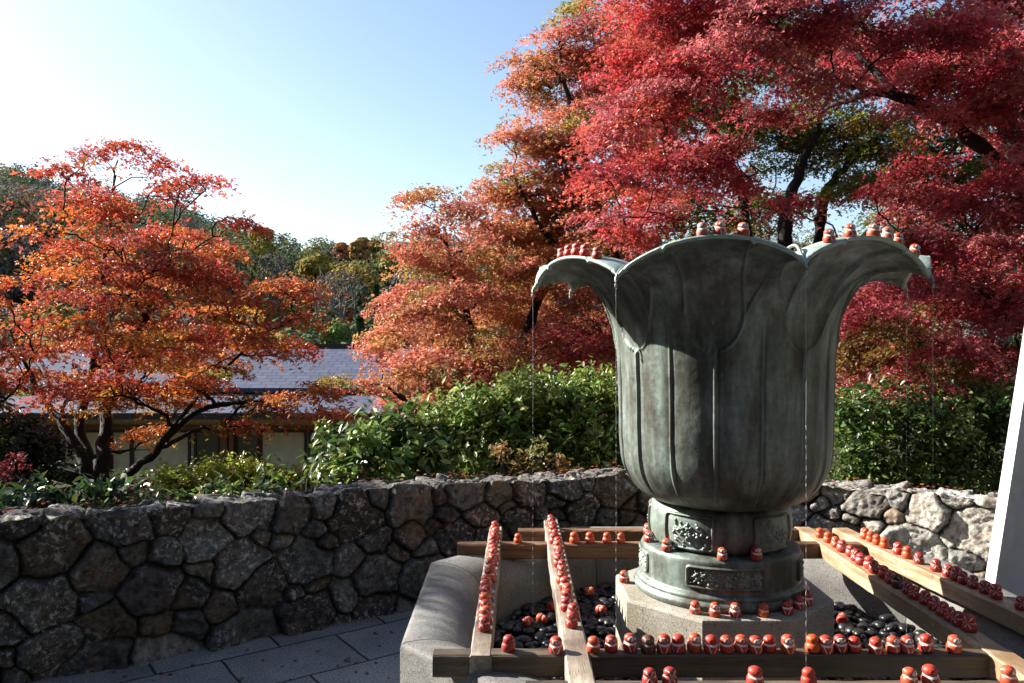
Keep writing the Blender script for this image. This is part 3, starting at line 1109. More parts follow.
M_DOLL, M_FACE = doll_mats()
DPROF = spline([(0.0, 0.0), (0.021, 0.0), (0.0262, 0.006), (0.0282, 0.018), (0.0265, 0.030), (0.0228, 0.0375), (0.0226, 0.044),
                (0.0232, 0.052), (0.0205, 0.0615), (0.0125, 0.069), (0.004, 0.0718), (0.0, 0.072)], 34)
DPROF[:, 0] = np.maximum(DPROF[:, 0], 0)
dv, df = lathe(DPROF, 24)
doll_body = mesh_obj('daruma_doll', dv, df, M_DOLL, smooth=True)
fu, fv = np.meshgrid(np.linspace(0, 2 * np.pi, 24, endpoint=False), np.linspace(0, 1, 6), indexing='ij')
fa = R(-90) + R(47) * fv * np.cos(fu)
fz = 0.0535 + 0.0112 * fv * np.sin(fu)
fr_ = np.interp(fz, DPROF[12:, 1], DPROF[12:, 0]) + 0.0009 - 0.0012 * (fv > 0.9)
doll_face = mesh_obj('face', np.stack([fr_ * np.cos(fa), fr_ * np.sin(fa), fz], -1).reshape(-1, 3), grid_faces(24, 6, wrap_u=True), M_FACE, smooth=True)
protos = [doll_body, doll_face]
RED, DEEP, ORANGE, DARK, FADED, PINK = (0.48, 0.035, 0.02), (0.34, 0.016, 0.018), (0.62, 0.085, 0.014), (0.05, 0.012, 0.012), (0.56, 0.075, 0.025), (0.5, 0.2, 0.15)
WHITE = (0.72, 0.68, 0.63)
dr = np.random.default_rng(12)
ORD = ['first', 'second', 'third', 'fourth', 'fifth', 'sixth', 'seventh', 'eighth', 'ninth', 'tenth', 'eleventh', 'twelfth', 'thirteenth',
       'fourteenth', 'fifteenth', 'sixteenth', 'seventeenth', 'eighteenth', 'nineteenth', 'twentieth', 'twenty-first', 'twenty-second',
       'twenty-third', 'twenty-fourth']
NAMES = {RED: 'red', DEEP: 'deep red', ORANGE: 'plain orange', DARK: 'dark maroon', FADED: 'faded orange', PINK: 'pale worn'}
used_proto = [False]


def doll(x, y, z, heading, color, label, group, face=None, lines=1.0, scale=1.0, tilt=(0, 0)):
    """heading 0 looks along -Y, towards the camera side"""
    if not used_proto[0]:
        b, f = doll_body, doll_face
        used_proto[0] = True
    else:
        b, f = doll_body.copy(), doll_face.copy()
        C.objects.link(b)
        C.objects.link(f)
    f.parent = b
    b.location = (x, y, z)
    b.rotation_euler = (tilt[0] + dr.normal(0, 0.035), tilt[1] + dr.normal(0, 0.035), heading)
    s = scale * dr.uniform(0.86, 1.02)
    b.scale = (s, s, 0.88 * s * dr.uniform(0.96, 1.06))
    b.color = (*color, lines)
    f.color = (*(face or color), 1)
    tag(b, label, 'daruma doll', group)
    return b


# front rail
front = [508, 556, 593, 611, 630, 648, 664, 678, 694, 711, 727, 741, 755, 769, 788, 813, 825.5, 840.5, 854, 875.6, 893, 907, 926, 954]
fcol = {0: (DEEP, None, 0.0), 4: (RED, WHITE, 1), 5: (DARK, (0.2, 0.16, 0.15), 0.2), 12: (RED, WHITE, 1), 14: (FADED, WHITE, 1), 15: (ORANGE, None, 0.0), 17: (DEEP, WHITE, 1), 23: (FADED, WHITE, 1)}
for i, px in enumerate(front):
    c, fc, ln = fcol.get(i, ([RED, RED, FADED][i % 3], [None, (0.6, 0.3, 0.25), None, WHITE][dr.integers(0, 4)], 1.0))
    Y = 2.868 + dr.uniform(-0.008, 0.008)
    doll((px - 512) / F * Y, Y, BT, dr.normal(0, 0.3), c,
         f'{NAMES[c]} doll on the mossy front rail, {ORD[i]} from its left end', 'dolls on the front rail', fc, ln)
for i, px in enumerate([650, 669.5, 755, 809, 909, 931, 1009]):
    c = [DEEP, DEEP, RED, RED, FADED, RED, FADED][i]
    doll((px - 512) / F * 2.59, 2.59, BT, [3.0, 3.3, 0.4, 3.1, 0.7, 0.2, 0.8][i], c,
         f'{NAMES[c]} doll on the nearest front rail, {ORD[i]} from the left', 'dolls on the nearest rail', WHITE if i in (4, 6) else None, 0.0 if i == 3 else 1.0)
for i, px in enumerate([518, 574.5, 590, 607, 621]):
    c = [ORANGE, ORANGE, FADED, FADED, FADED][i]
    doll((px - 512) / F * 4.43, 4.43, BT, dr.normal(0, 0.3) + 2.8, c,
         f'{NAMES[c]} doll on the brown back rail by the wall, {ORD[i]} from the left', 'dolls on the back rail', None, 0.15)
for i, Y in enumerate(np.linspace(3.07, 4.70, 19)):
    c = [RED, DEEP, RED, FADED, RED][dr.integers(0, 5)]
    doll(-0.113 + (Y - 2.825) * 0.0075 + dr.normal(0, 0.006) - (0.012 if i in (5, 6) else 0), Y, BT + 0.003, dr.normal(math.pi, 0.7), c,
         f'{NAMES[c]} doll on the narrow left timber, {ORD[i]} from its near end', 'dolls on the left timbers', WHITE if dr.random() < 0.4 else None)
for i, Y in enumerate(np.linspace(3.10, 4.86, 20)):
    c = [RED, DEEP, RED, FADED, RED][dr.integers(0, 5)]
    doll(0.232 + (Y - 2.35) * 0.005 + dr.normal(0, 0.006), Y, BT + 0.006, dr.normal(math.pi, 0.7), c,
         f'{NAMES[c]} doll on the pale bare-ended timber, {ORD[i]} from its near end', 'dolls on the left timbers', WHITE if dr.random() < 0.4 else None)
rc_px = [819, 827, 834, 841.5, 849, 856, 862, 868, 875, 883, 891, 898.5, 907.5, 915, 924, 933.5, 942, 950, 958, 967]
for i, px in enumerate(rc_px):
    Y = 1.762 * F / (px - 512)
    c = DARK if i == 11 else (ORANGE if i < 3 else [RED, DEEP, RED, DEEP][dr.integers(0, 4)])
    doll(1.762 + dr.normal(0, 0.005), Y, BT + 0.004, dr.normal(R(150), 0.5), c,
         f'{NAMES[c]} doll on the inner right timber, {ORD[i]} from its far end', 'dolls on the right timbers', WHITE if dr.random() < 0.35 else None, 0.1 if i < 2 else 1)
for i, px in enumerate([864.5, 870.5, 877, 884.5, 898, 907, 919, 936, 948, 956, 963.5, 973, 985, 996, 1021]):
    k = (px - 512) / F                                   # meets the centre line of the outer timber
    Y = (1.985 + (4.78 * 0.10288)) / (k + 0.10288)
    c = ORANGE if i in (0, 1, 2, 3, 5) else [RED, DEEP, DEEP][dr.integers(0, 3)]
    doll(k * Y, Y, BT + 0.002, dr.normal(R(150), 0.5), c,
         f'{NAMES[c]} doll on the outer right timber, {ORD[i]} from its far end', 'dolls on the right timbers', WHITE if dr.random() < 0.3 else None, 0.1 if i in (1, 2, 3, 5) else 1)
DT = EYE - 0.918
for i, (px, py) in enumerate([(648, 533), (654, 541), (672, 549), (722.5, 557), (753, 557)]):
    x, y, _ = P(px, py, 0.918 * F / (py - 343))
    rr = math.hypot(x - CX, y - CY)
    k = min(1, 0.336 / rr) if rr > 0.336 else 1.0
    k = 0.336 / rr if rr < 0.325 or rr > 0.336 else 1.0
    x, y = CX + (x - CX) * k, CY + (y - CY) * k
    words = ['orange doll at the left edge of the bronze drum, behind another doll', 'red doll with white collar at the left edge of the bronze drum',
             'white-faced doll on the bronze drum under the flower panel', 'white-faced doll on the front of the bronze drum', 'red doll with white face on the right front of the bronze drum'][i]
    doll(x, y, DT - 0.003, [-0.2, 0.2, 0.5, 0.1, 0.3][i], [FADED, RED, FADED, FADED, RED][i], words, 'dolls on the bronze drum', WHITE, 1, 0.92)
for i, (px, py) in enumerate([(624.5, 582), (695, 613), (714.6, 616), (735, 616), (763, 616), (787.6, 614), (799, 608.6), (807, 604.6)]):
    x, y, _ = P(px, py, 1.135 * F / (py - 343))
    c = [FADED, FADED, FADED, FADED, ORANGE, DEEP, RED, RED][i]
    words = 'small faded orange doll alone on the left corner of the granite plinth' if i == 0 else \
        f'{NAMES[c]} doll on the front edge of the granite plinth, {ORD[i - 1]} from the left'
    doll(x, y, PL_TOP, [0.6, 0.2, 0.1, -0.2, 0.5, -0.4, 0.2, 0.3][i], c, words, 'dolls on the granite plinth', WHITE if i in (0, 2, 3) else (0.5, 0.1, 0.07), 1, 0.95)
for i, (px, py) in enumerate([(549, 608), (538, 618), (530, 621), (557, 619), (594, 592), (598, 610), (842, 622)]):
    x, y, _ = P(px, py, 1.41 * F / (py - 343))
    words = ['fallen red doll on the pebbles between the two left timbers, farthest back', 'fallen bright red doll on the pebbles between the two left timbers',
             'half-hidden red doll leftmost on the black pebbles', 'fallen doll on the pebbles against the pale timber', 'fallen pinkish doll on the pebbles under the back rail',
             'fallen doll with white marks on the pebbles left of the plinth', 'fallen doll on the pebbles right of the plinth'][i]
    doll(x, y, 0.222, dr.uniform(0, 6), [RED, ORANGE, RED, RED, FADED, RED, RED][i], words, 'fallen dolls on the pebbles', WHITE if i > 3 else None, 1, 1.0, (R(80) + dr.normal(0, 0.2), dr.normal(0, 0.3)))
rim_dolls = [(562, 'smallest doll, leftmost on the left petal of the lip'), (569, 'second red doll from the left tip of the lip'),
             (576.5, 'middle doll of the five red dolls on the left petal'), (585, 'fourth of the five red dolls on the left petal'),
             (597, 'red doll with star strokes, rightmost on the left petal of the lip'),
             (702.5, 'worn white doll, left of three on the front petal of the lip'), (719.5, 'white-faced doll, middle of three on the front petal of the lip'),
             (743, 'orange doll with white face, right of three on the front petal'),
             (829.5, 'orange doll on the lip just right of the arched pipe'), (850, 'orange doll, second right of the arched pipe on the lip'),
             (873, 'white-faced doll in the middle of the right petal'), (887.5, 'worn white doll right of the middle of the right petal'),
             (898, 'short orange doll near the right end of the lip'), (913, 'tilted orange doll on the drooping right end of the lip')]
rim_az = []
for i, (px, words) in enumerate(rim_dolls):
    cands = []
    lo, hi = (R(-66), R(-28)) if i < 5 else ((R(-15), R(14)) if i < 8 else (R(24), R(62)))
    for a in np.linspace(lo, hi, 400):
        r, z = rim_point(np.array(a), np.array(0.955))
        x, y = CX + BOX + r * math.cos(A_CAM + a), CY + r * math.sin(A_CAM + a)
        cands.append((abs(512 + F * x / y - px), a, float(x), float(y), float(z)))
    e, a, x, y, z = min(cands)
    head = (A_CAM + a + math.pi / 2) + (math.pi if i < 5 else dr.normal(0, 0.3))
    r0_, z0_ = rim_point(np.array(a), np.array(0.93))
    doll(x, y, z + 0.014, head, [FADED, RED, RED, RED, RED, PINK, FADED, FADED, FADED, FADED, FADED, PINK, ORANGE, FADED][i], words,
         'dolls standing on the lip of the vessel', WHITE if i > 4 else None, 1, 0.86, (0, R(18) if i == 13 else 0))

# ------------------------------------------------------------------ water threads falling from the lip
mw, n_, l_, b_ = new_mat('falling_water')
b_.inputs['Base Color'].default_value = (0.85, 0.9, 0.95, 1)
b_.inputs['Roughness'].default_value = 0.068
b_.inputs['Transmission Weight'].default_value = 0.55
b_.inputs['IOR'].default_value = 1.33
SV, SF = ico(1)
wwords = ['thin water thread falling from the notch below the arched pipe', 'thin water thread at the far right tip of the lip',
          'thin water thread behind the right side of the vessel', None, None, None, 'water thread falling from the left tip of the lip onto the back rail',
          'water thread from the front left notch, close beside the bowl']
for k in range(8):
    if wwords[k] is None:
        continue
    an = A0 + R(22.5) + k * R(45)
    rt, zt_ = rim_point(np.array(an), np.array(1.0))
    x, y = CX + BOX + (float(rt) + 0.016) * math.cos(A_CAM + an), CY + (float(rt) + 0.016) * math.sin(A_CAM + an)
    z0 = float(zt_) - 0.03
    mb = MB()
    rg = np.random.default_rng(k)
    zs = [z0 + 0.01]
    rs = [0.0016]
    while zs[-1] > z0 - 0.5:
        zs.append(zs[-1] - 0.02)
        rs.append(0.0013 * rg.uniform(0.8, 1.1))
    while zs[-1] > 0.23:
        ln_ = rg.uniform(0.008, 0.016)
        w_ = rg.uniform(0.0013, 0.0021)
        for dz_, r_ in ((rg.uniform(0.01, 0.026), 0.0003), (0.002, w_ * 0.7), (ln_ / 2, w_), (ln_ / 2, w_ * 0.7), (0.002, 0.0003)):
            zs.append(zs[-1] - dz_)
            rs.append(r_)
    mb.tube([(x + rg.normal(0, 0.0005), y, z) for z in zs], np.array(rs) * 0.5, 6)
    o = mb.build('water_thread', mw, smooth=True)
    tag(o, wwords[k], 'water', 'water threads falling from the lip')


# ------------------------------------------------------------------ white case at the right
def white_case():
    root = empty('white_case', (2.622, 4.20, 0))
    tag(root, 'white painted wooden case with slanting side standing at the right edge', 'case')
    m = plain('white_paint', (0.56, 0.57, 0.59), 0.5, 0, 9, 0.14)
    m2 = plain('white_panel', (0.52, 0.54, 0.58), 0.5, 0, 7, 0.12)
    # slanting outline: left edge leans to the right going up
    z0, z1 = 0.12, 2.75
    yf, yb = -0.15, -0.065

    def xl(z):
        return -0.145 + (z - 0.4) * 0.155

    def slab(name, mat, x0f, x1f, y0, y1, za, zb, bev=0.0):
        v = [(x0f(za), y0, za), (x1f(za), y0, za), (x1f(za), y1, za), (x0f(za), y1, za),
             (x0f(zb), y0, zb), (x1f(zb), y0, zb), (x1f(zb), y1, zb), (x0f(zb), y1, zb)]
        return mesh_obj(name, v, np.array([(0, 3, 2, 1), (4, 5, 6, 7), (0, 1, 5, 4), (1, 2, 6, 5), (2, 3, 7, 6), (3, 0, 4, 7)]), mat, root)
    xr = lambda z: 0.62 + (z - 0.4) * 0.155
    slab('side_board', m, xl, lambda z: xl(z) + 0.022, yf, yb, z0, z1)
    slab('side_board', m, lambda z: xr(z) - 0.022, xr, yf, yb, z0, z1)
    slab('front_stile', m, lambda z: xl(z) + 0.0225, lambda z: xl(z) + 0.062, yf + 0.006, yf + 0.03, z0, z1)
    slab('front_stile', m, lambda z: xr(z) - 0.062, lambda z: xr(z) - 0.0225, yf + 0.006, yf + 0.03, z0, z1)
    for za, zb in ((0.16, 0.25), (0.93, 0.99), (1.5, 1.56), (2.66, 2.73)):
        slab('front_rail', m, lambda z: xl(z) + 0.0622, lambda z: xr(z) - 0.0622, yf + 0.008, yf + 0.03, za, zb)
    slab('panel', m2, lambda z: xl(z) + 0.0226, lambda z: xr(z) - 0.0226, yf + 0.034, yf + 0.046, z0 + 0.02, z1 - 0.02)
    slab('back_board', m2, lambda z: xl(z) + 0.0226, lambda z: xr(z) - 0.0226, yb - 0.014, yb - 0.003, z0 + 0.02, z1 - 0.02)
    slab('top_board', m, lambda z: xl(z1) - 0.02, lambda z: xr(z1) + 0.02, yf - 0.02, yb + 0.02, z1 + 0.002, z1 + 0.024)
    for x in (xl(z0) + 0.004, xr(z0) - 0.05):
        for y in (yf + 0.01, yb - 0.0475):
            mb = MB()
            mb.box(x, x + 0.045, y, y + 0.045, 0.0, z0 - 0.001)
            mb.build('leg', m, root)


white_case()


# ------------------------------------------------------------------ vegetation
def leaf_template(kind):
    if kind == 'maple':                      # three narrow lobes and two small ones
        v, f = [(0, 0, 0)], []
        for ang, ln, w in ((90, 1.0, 0.22), (35, 0.85, 0.2), (145, 0.85, 0.2), (-12, 0.5, 0.15), (192, 0.5, 0.15)):
            c, s = math.cos(R(ang)), math.sin(R(ang))
            k = len(v)
            for t, o, z in ((0.45, w, 0.05), (1.0, 0, -0.12), (0.45, -w, 0.05)):
                v.append((c * ln * t - s * o, s * ln * t + c * o, z))
            f.append((0, k + 2, k + 1, k))
        return np.array(v) * 0.62, np.array(f)
    if kind == 'maple3':
        v, f = [(0, 0, 0)], []
        for ang, ln, w in ((90, 1.0, 0.26), (25, 0.9, 0.24), (155, 0.9, 0.24)):
            c, s = math.cos(R(ang)), math.sin(R(ang))
            k = len(v)
            for t, o, z in ((0.45, w, 0.05), (1.0, 0, -0.12), (0.45, -w, 0.05)):
                v.append((c * ln * t - s * o, s * ln * t + c * o, z))
            f.append((0, k + 2, k + 1, k))
        return np.array(v) * 0.62, np.array(f)
    if kind == 'oval':
        v = [(0, -0.5, 0), (0.2, -0.2, 0.05), (0.22, 0.1, 0.05), (0, 0.55, -0.08), (-0.22, 0.1, 0.05), (-0.2, -0.2, 0.05), (0, -0.15, -0.02), (0, 0.15, -0.02)]
        return np.array(v), np.array([(0, 1, 6, 5), (1, 2, 7, 6), (6, 7, 4, 5), (2, 3, 4, 7)])
    if kind == 'clump':
        v = [(-0.5, -0.35, 0.08), (0.1, -0.5, -0.1), (0.5, 0.1, 0.1), (0.05, 0.5, -0.12), (-0.45, 0.25, 0.05), (0, 0, 0.15)]
        return np.array(v), np.array([(0, 1, 2, 5), (5, 2, 3, 4)])


TPL = {k: leaf_template(k) for k in ('maple', 'maple3', 'oval', 'clump')}


def leaves(pos, nrm, size, col, kind, rg):
    tv, tf = TPL[kind]
    N = len(pos)
    nrm = nrm / (np.linalg.norm(nrm, axis=1, keepdims=True) + 1e-9)
    h = rg.normal(size=(N, 3))
    a = np.cross(nrm, h)
    a /= np.linalg.norm(a, axis=1, keepdims=True) + 1e-9
    b = np.cross(nrm, a)
    s = size[:, None, None]
    V = pos[:, None] + s * (tv[None, :, 0:1] * a[:, None] + tv[None, :, 1:2] * b[:, None] + tv[None, :, 2:3] * nrm[:, None])
    k = len(tv)
    Fc = (np.arange(N)[:, None, None] * k + tf[None]).reshape(-1, tf.shape[1])
    CC = np.repeat(col, k, axis=0)
    return V.reshape(-1, 3), Fc, CC


def wander(p0, p1, n, amp, rg, sag=0.0):
    t = np.linspace(0, 1, n)[:, None]
    p = p0 + (p1 - p0) * t
    d = np.linalg.norm(p1 - p0)
    off = np.cumsum(rg.normal(size=(n, 3)), 0)
    off = off - off[0] - (off[-1] - off[0]) * t
    p = p + off * amp * d / max(1, n ** 0.5)
    p[:, 2] += sag * d * np.sin(t[:, 0] * np.pi)
    return p


def make_tree(name, label, cat, base, stems, blobs, seed, mat=M_MAPLE, bark=M_BARK, kind='maple3', leaf=0.05, per=70, spray_r=0.34, density=1.0,
              flat=0.16, up=1.0, group=None, twig=0.006, limb=0.03, hue=0.25, droop=0.25, leaf_jit=0.35, nfill=0.5):
    """blobs: (centre (3), radii (3), colour list); leaves sit on sprays that fill the blobs"""
    rg = np.random.default_rng(seed)
    root = empty(name, base)
    tag(root, label, cat, group)
    base = np.asarray(base, float)
    mb = MB()
    nodes = []
    for pts, r0, r1 in stems:
        p = spline(np.asarray(pts, float), 26)
        p[1:-1] += rg.normal(0, r0 * 0.12, (24, 3))
        rad = np.linspace(r0, r1, 26) * (1 + 0.08 * rg.normal(size=26))
        rad[0] *= 1.25
        mb.tube(p - base, rad, 10)
        nodes += [(q, r) for q, r in zip(p[6:], rad[6:])]
    NP = np.array([q for q, _ in nodes])
    NR = np.array([r for _, r in nodes])
    LP, LN, LS, LC = [], [], [], []
    for (c, rad, cols) in sorted(blobs, key=lambda b: np.linalg.norm(np.asarray(b[0]) - base)):
        c, rad = np.asarray(c, float), np.asarray(rad, float)
        cols = np.asarray(cols, float)
        # limb
        dd = np.linalg.norm(NP - c, axis=1) + 1.2 * np.maximum(0, NP[:, 2] - c[2] + 0.1) + 0.3 * (NR < 0.012)
        k = int(np.argmin(dd))
        p = wander(NP[k], c, 14, 0.12, rg, 0.06)
        r_ = np.linspace(min(NR[k] * 0.75, limb), 0.009, 14)
        mb.tube(p - base, r_, 7)
        limb_pts = p
        NP = np.vstack([NP, p[3:]])
        NR = np.concatenate([NR, r_[3:]])
        # sprays
        vol = rad[0] * rad[2] + rad[0] * rad[1]
        ns = max(3, int(density * 2.4 * vol / (spray_r ** 2)))
        d = rg.normal(size=(ns, 3))
        d /= np.linalg.norm(d, axis=1, keepdims=True)
        sc = c + d * rad * (rg.uniform(0.15, 1.08, (ns, 1)) ** nfill)
        for q in sc:
            j = rg.integers(4, 14)
            p0 = limb_pts[j]
            tp = wander(p0, q, 6, 0.16, rg, 0.05)
            if rg.random() < 0.65:
                mb.tube(tp - base, np.linspace(twig, twig * 0.4, 6), 4, cap=False)
            R_ = spray_r * rg.uniform(0.6, 1.25)
            n = int(per * rg.uniform(0.6, 1.3) * (R_ / spray_r) ** 2)
            aa = rg.uniform(0, 2 * np.pi, n)
            rr = R_ * np.sqrt(rg.uniform(0, 1, n)) * (0.72 + 0.28 * np.sin(aa * rg.integers(3, 6) + rg.uniform(0, 6)))
            out = (q - c)
            out[2] = 0
            out = out / (np.linalg.norm(out) + 1e-6)
            x, y = rr * np.cos(aa), rr * np.sin(aa)
            tl = rg.normal(0, 0.16, 2)
            z = x * tl[0] + y * tl[1] - droop * (rr / R_) ** 2 * R_ * 0.8 + rg.normal(0, flat * R_, n)
            z -= (x * out[0] + y * out[1]) * droop
            LP.append(q + np.stack([x, y, z], -1))
            nn = np.stack([rg.normal(0, 0.75, n) + out[0] * 0.3, rg.normal(0, 0.75, n) + out[1] * 0.3, np.full(n, up)], -1)
            LN.append(nn)
            LS.append(leaf * rg.uniform(1 - leaf_jit, 1 + leaf_jit, n))
            base_c = cols[rg.integers(0, len(cols))]
            cc = base_c * rg.uniform(0.75, 1.25) * np.ones((n, 3))
            cc = cc * (1 + hue * rg.normal(size=(n, 1)) * 0.6) * (1 + hue * 0.35 * rg.normal(size=(n, 3)))
            LC.append(np.clip(cc, 0.004, 0.8))
    LP, LN, LS, LC = map(np.concatenate, (LP, LN, LS, LC))
    v, f, cc = leaves(LP - base, LN, LS, LC, kind, rg)
    mb.build('trunk', bark, root, smooth=True)
    mesh_obj('crown', v, f, mat, root, col=cc)
    print(name, 'leaves', len(LP))
    return root


def blobs_px(rows, Y0, dyr, cols_fn, rg, depth=1.0):
    """rows: px, py, half-width px, half-height px [, depth]"""
    out = []
    for row in rows:
        px, py, wx_, wz_ = row[:4]
        Y = row[4] if len(row) > 4 else Y0 + rg.uniform(-dyr, dyr)
        c = P(px, py, Y)
        s = Y / F
        out.append((c, (wx_ * s, max(wx_, wz_) * s * depth, wz_ * s), cols_fn(px, py)))
    return out


# ---- the orange maple at the left
rgl = np.random.default_rng(31)
ORED, OORG, OYEL, OGRN, PNK = (0.46, 0.085, 0.042), (0.52, 0.165, 0.04), (0.52, 0.27, 0.05), (0.25, 0.21, 0.04), (0.5, 0.12, 0.09)


def cols_left(px, py):
    if py < 215:
        return [ORED, PNK, ORED, OORG]
    if py < 300:
        return [ORED, OORG, ORED, OORG, PNK]
    if py < 360:
        return [OORG, ORED, OORG, ORED, ORED, OYEL]
    return [OORG, OYEL, OORG, OGRN, ORED, ORED]


rows = [(118, 160, 42, 20), (62, 168, 25, 9), (165, 185, 40, 14), (85, 200, 42, 22), (140, 215, 45, 22), (200, 184, 22, 9), (50, 235, 35, 16), (110, 250, 60, 25),
        (215, 245, 32, 9), (170, 265, 45, 22), (240, 222, 16, 6), (60, 285, 50, 25), (10, 300, 40, 25, 8.0), (120, 300, 55, 28), (200, 300, 50, 24), (255, 290, 38, 15),
        (290, 290, 25, 14), (300, 318, 30, 18), (250, 330, 45, 22), (30, 340, 50, 25), (95, 345, 60, 28), (170, 345, 60, 28), (215, 365, 50, 20), (290, 352, 30, 14),
        (10, 390, 50, 25, 8.2), (70, 392, 55, 22), (140, 395, 55, 20), (200, 400, 45, 14), (255, 398, 40, 12), (300, 395, 36, 9), (325, 418, 24, 7), (270, 412, 34, 9), (330, 385, 22, 8), (235, 425, 26, 7), 
        (150, 440, 20, 12, 10), (40, 375, 40, 25, 10.5), (130, 350, 60, 30, 10.8), (200, 330, 60, 30, 10.8), (90, 260, 55, 30, 10.5), (160, 240, 45, 18, 10.3),
        (110, 385, 45, 16, 8.2), (150, 360, 45, 16, 8.2), (100, 330, 45, 18, 8.1), (190, 385, 40, 12, 8.2), (130, 295, 40, 16, 8.2), (-60, 290, 60, 40, 8.2), (-70, 360, 60, 40, 7.6), (-150, 320, 60, 50, 8.5), (-60, 220, 50, 40, 9), (-120, 250, 50, 40, 9.5)]
bl = blobs_px(rows, 9.0, 1.0, cols_left, rgl, 0.9)
bt = P(98, 505, 9.0)
bt[2] = float(ground_z(bt[0], bt[1])) - 0.05
bl += [((-6.3, 6.35, 4.2), (0.35, 0.3, 0.15), cols_left(0, 250)), ((-5.4, 5.6, 3.55), (0.6, 0.6, 0.25), cols_left(0, 320)), ((-7.2, 7.0, 4.3), (0.8, 0.8, 0.4), cols_left(0, 250))]
st = [([bt, P(88, 470, 9.0), P(68, 430, 9.2), P(35, 385, 9.5), P(10, 330, 9.4)], 0.095, 0.012),
      ([bt, P(92, 465, 9.1), P(80, 425, 9.4), P(95, 350, 9.9), P(105, 260, 9.8), P(116, 175, 9.4)], 0.09, 0.008),
      ([bt, P(102, 465, 9.0), P(105, 425, 9.3), P(125, 360, 9.8), P(160, 290, 9.9), P(185, 240, 9.6)], 0.105, 0.008),
      ([bt, P(115, 482, 8.9), P(150, 458, 8.7), P(175, 425, 8.6), P(215, 378, 9.0), P(285, 315, 9.0)], 0.065, 0.008),
      ([bt, P(-30, 440, 8.4), P(-160, 380, 7.8), (-6.4, 6.6, 2.6), (-6.5, 6.3, 3.9)], 0.08, 0.02),
      ([P(165, 440, 8.65), P(200, 410, 8.6), P(250, 402, 8.6), P(300, 398, 8.6)], 0.04, 0.015)]
make_tree('maple_tree', 'orange autumn maple with several dark stems behind the left wall', 'tree', bt, st, bl, 5,
          leaf=0.06, per=190, spray_r=0.42, density=1.2, group=None, limb=0.03, flat=0.08, droop=0.22, twig=0.009)

# ---- the salmon and orange maple in the middle
SAL, RUST, OLV, YOR, CRM = (0.56, 0.20, 0.14), (0.50, 0.20, 0.095), (0.33, 0.24, 0.07), (0.52, 0.27, 0.095), (0.52, 0.12, 0.11)


def cols_mid(px, py):
    if px < 440:
        return [SAL, SAL, SAL, RUST, YOR]
    if px > 550 and py > 290:
        return [CRM, CRM, SAL, RUST]
    return [SAL, RUST, YOR, OLV, RUST, SAL]


rows = [(428, 198, 26, 9), (455, 215, 28, 12), (430, 235, 30, 16), (405, 262, 18, 10), (440, 270, 36, 22), (480, 250, 36, 26), (410, 300, 30, 20), (395, 330, 30, 18), (450, 310, 45, 26),
        (380, 355, 26, 16), (370, 385, 18, 12), (420, 360, 40, 22), (400, 392, 30, 14), (470, 350, 45, 28), (500, 300, 45, 30), (520, 340, 45, 30), (450, 395, 40, 18), (510, 385, 45, 24), (560, 345, 40, 30),
        (590, 320, 35, 30), (590, 370, 40, 26), (540, 270, 40, 26), (565, 395, 40, 20), (620, 390, 40, 25), (640, 330, 40, 30), (608, 352, 26, 20), (605, 385, 26, 14), (520, 225, 35, 28), (480, 400, 40, 20, 13), (520, 320, 60, 40, 13), (430, 330, 40, 30, 13)]
bl = blobs_px(rows, 11.0, 1.0, cols_mid, rgl, 0.9)
bt = P(490, 470, 11.2)
bt[2] = float(ground_z(bt[0], bt[1])) - 0.05
st = [([bt, P(488, 420, 11.2), P(475, 350, 11.3), P(455, 280, 11.4), P(436, 215, 11.1)], 0.15, 0.008),
      ([bt, P(500, 420, 11.2), P(520, 350, 11.3), P(545, 280, 11.4), P(560, 240, 11.4)], 0.13, 0.03),
      ([P(488, 420, 11.2), P(450, 408, 11), P(410, 402, 10.8), P(385, 385, 10.8)], 0.06, 0.02)]
make_tree('maple_tree', 'salmon orange maple in the middle, behind the green shrubs', 'tree', bt, st, bl, 6,
          leaf=0.062, per=240, spray_r=0.46, density=2.6, limb=0.03, flat=0.09, droop=0.3)

# ---- the tall rust-coloured maple left of the crimson one
rows = [(560, 40, 30, 22), (535, 90, 30, 24), (580, 75, 35, 30), (515, 140, 26, 22), (550, 135, 38, 30), (500, 180, 24, 18), (540, 190, 45, 30), (590, 130, 35, 34), (575, 190, 40, 35),
        (510, 225, 36, 24), (560, 240, 45, 30), (600, 230, 40, 30), (590, 20, 26, 20), (620, 30, 30, 30), (620, 90, 40, 40), (530, 65, 16, 10), (640, 170, 50, 50), (620, 280, 45, 35)]


def cols_rust(px, py):
    return [RUST, SAL, (0.5, 0.16, 0.09), RUST, OLV] if px < 570 else [RUST, CRM, SAL, OLV]


bl = blobs_px(rows, 11.5, 0.9, cols_rust, rgl, 0.9)
bt = P(645, 470, 11.8)
bt[2] = float(ground_z(bt[0], bt[1])) - 0.05
st = [([bt, P(640, 380, 11.8), P(620, 280, 11.7), P(590, 180, 11.6), P(560, 60, 11.5)], 0.17, 0.03),
      ([P(640, 380, 11.8), P(600, 300, 11.6), P(550, 240, 11.5), P(515, 180, 11.4)], 0.09, 0.025)]
make_tree('maple_tree', 'tall rust coloured maple rising left of the crimson maple', 'tree', bt, st, bl, 7,
          leaf=0.062, per=240, spray_r=0.46, density=3.5, limb=0.03, flat=0.09, droop=0.3)

# ---- the big crimson maple
CR1, CR2, CR3, CR4 = (0.46, 0.075, 0.095), (0.37, 0.045, 0.065), (0.54, 0.16, 0.17), (0.26, 0.05, 0.05)


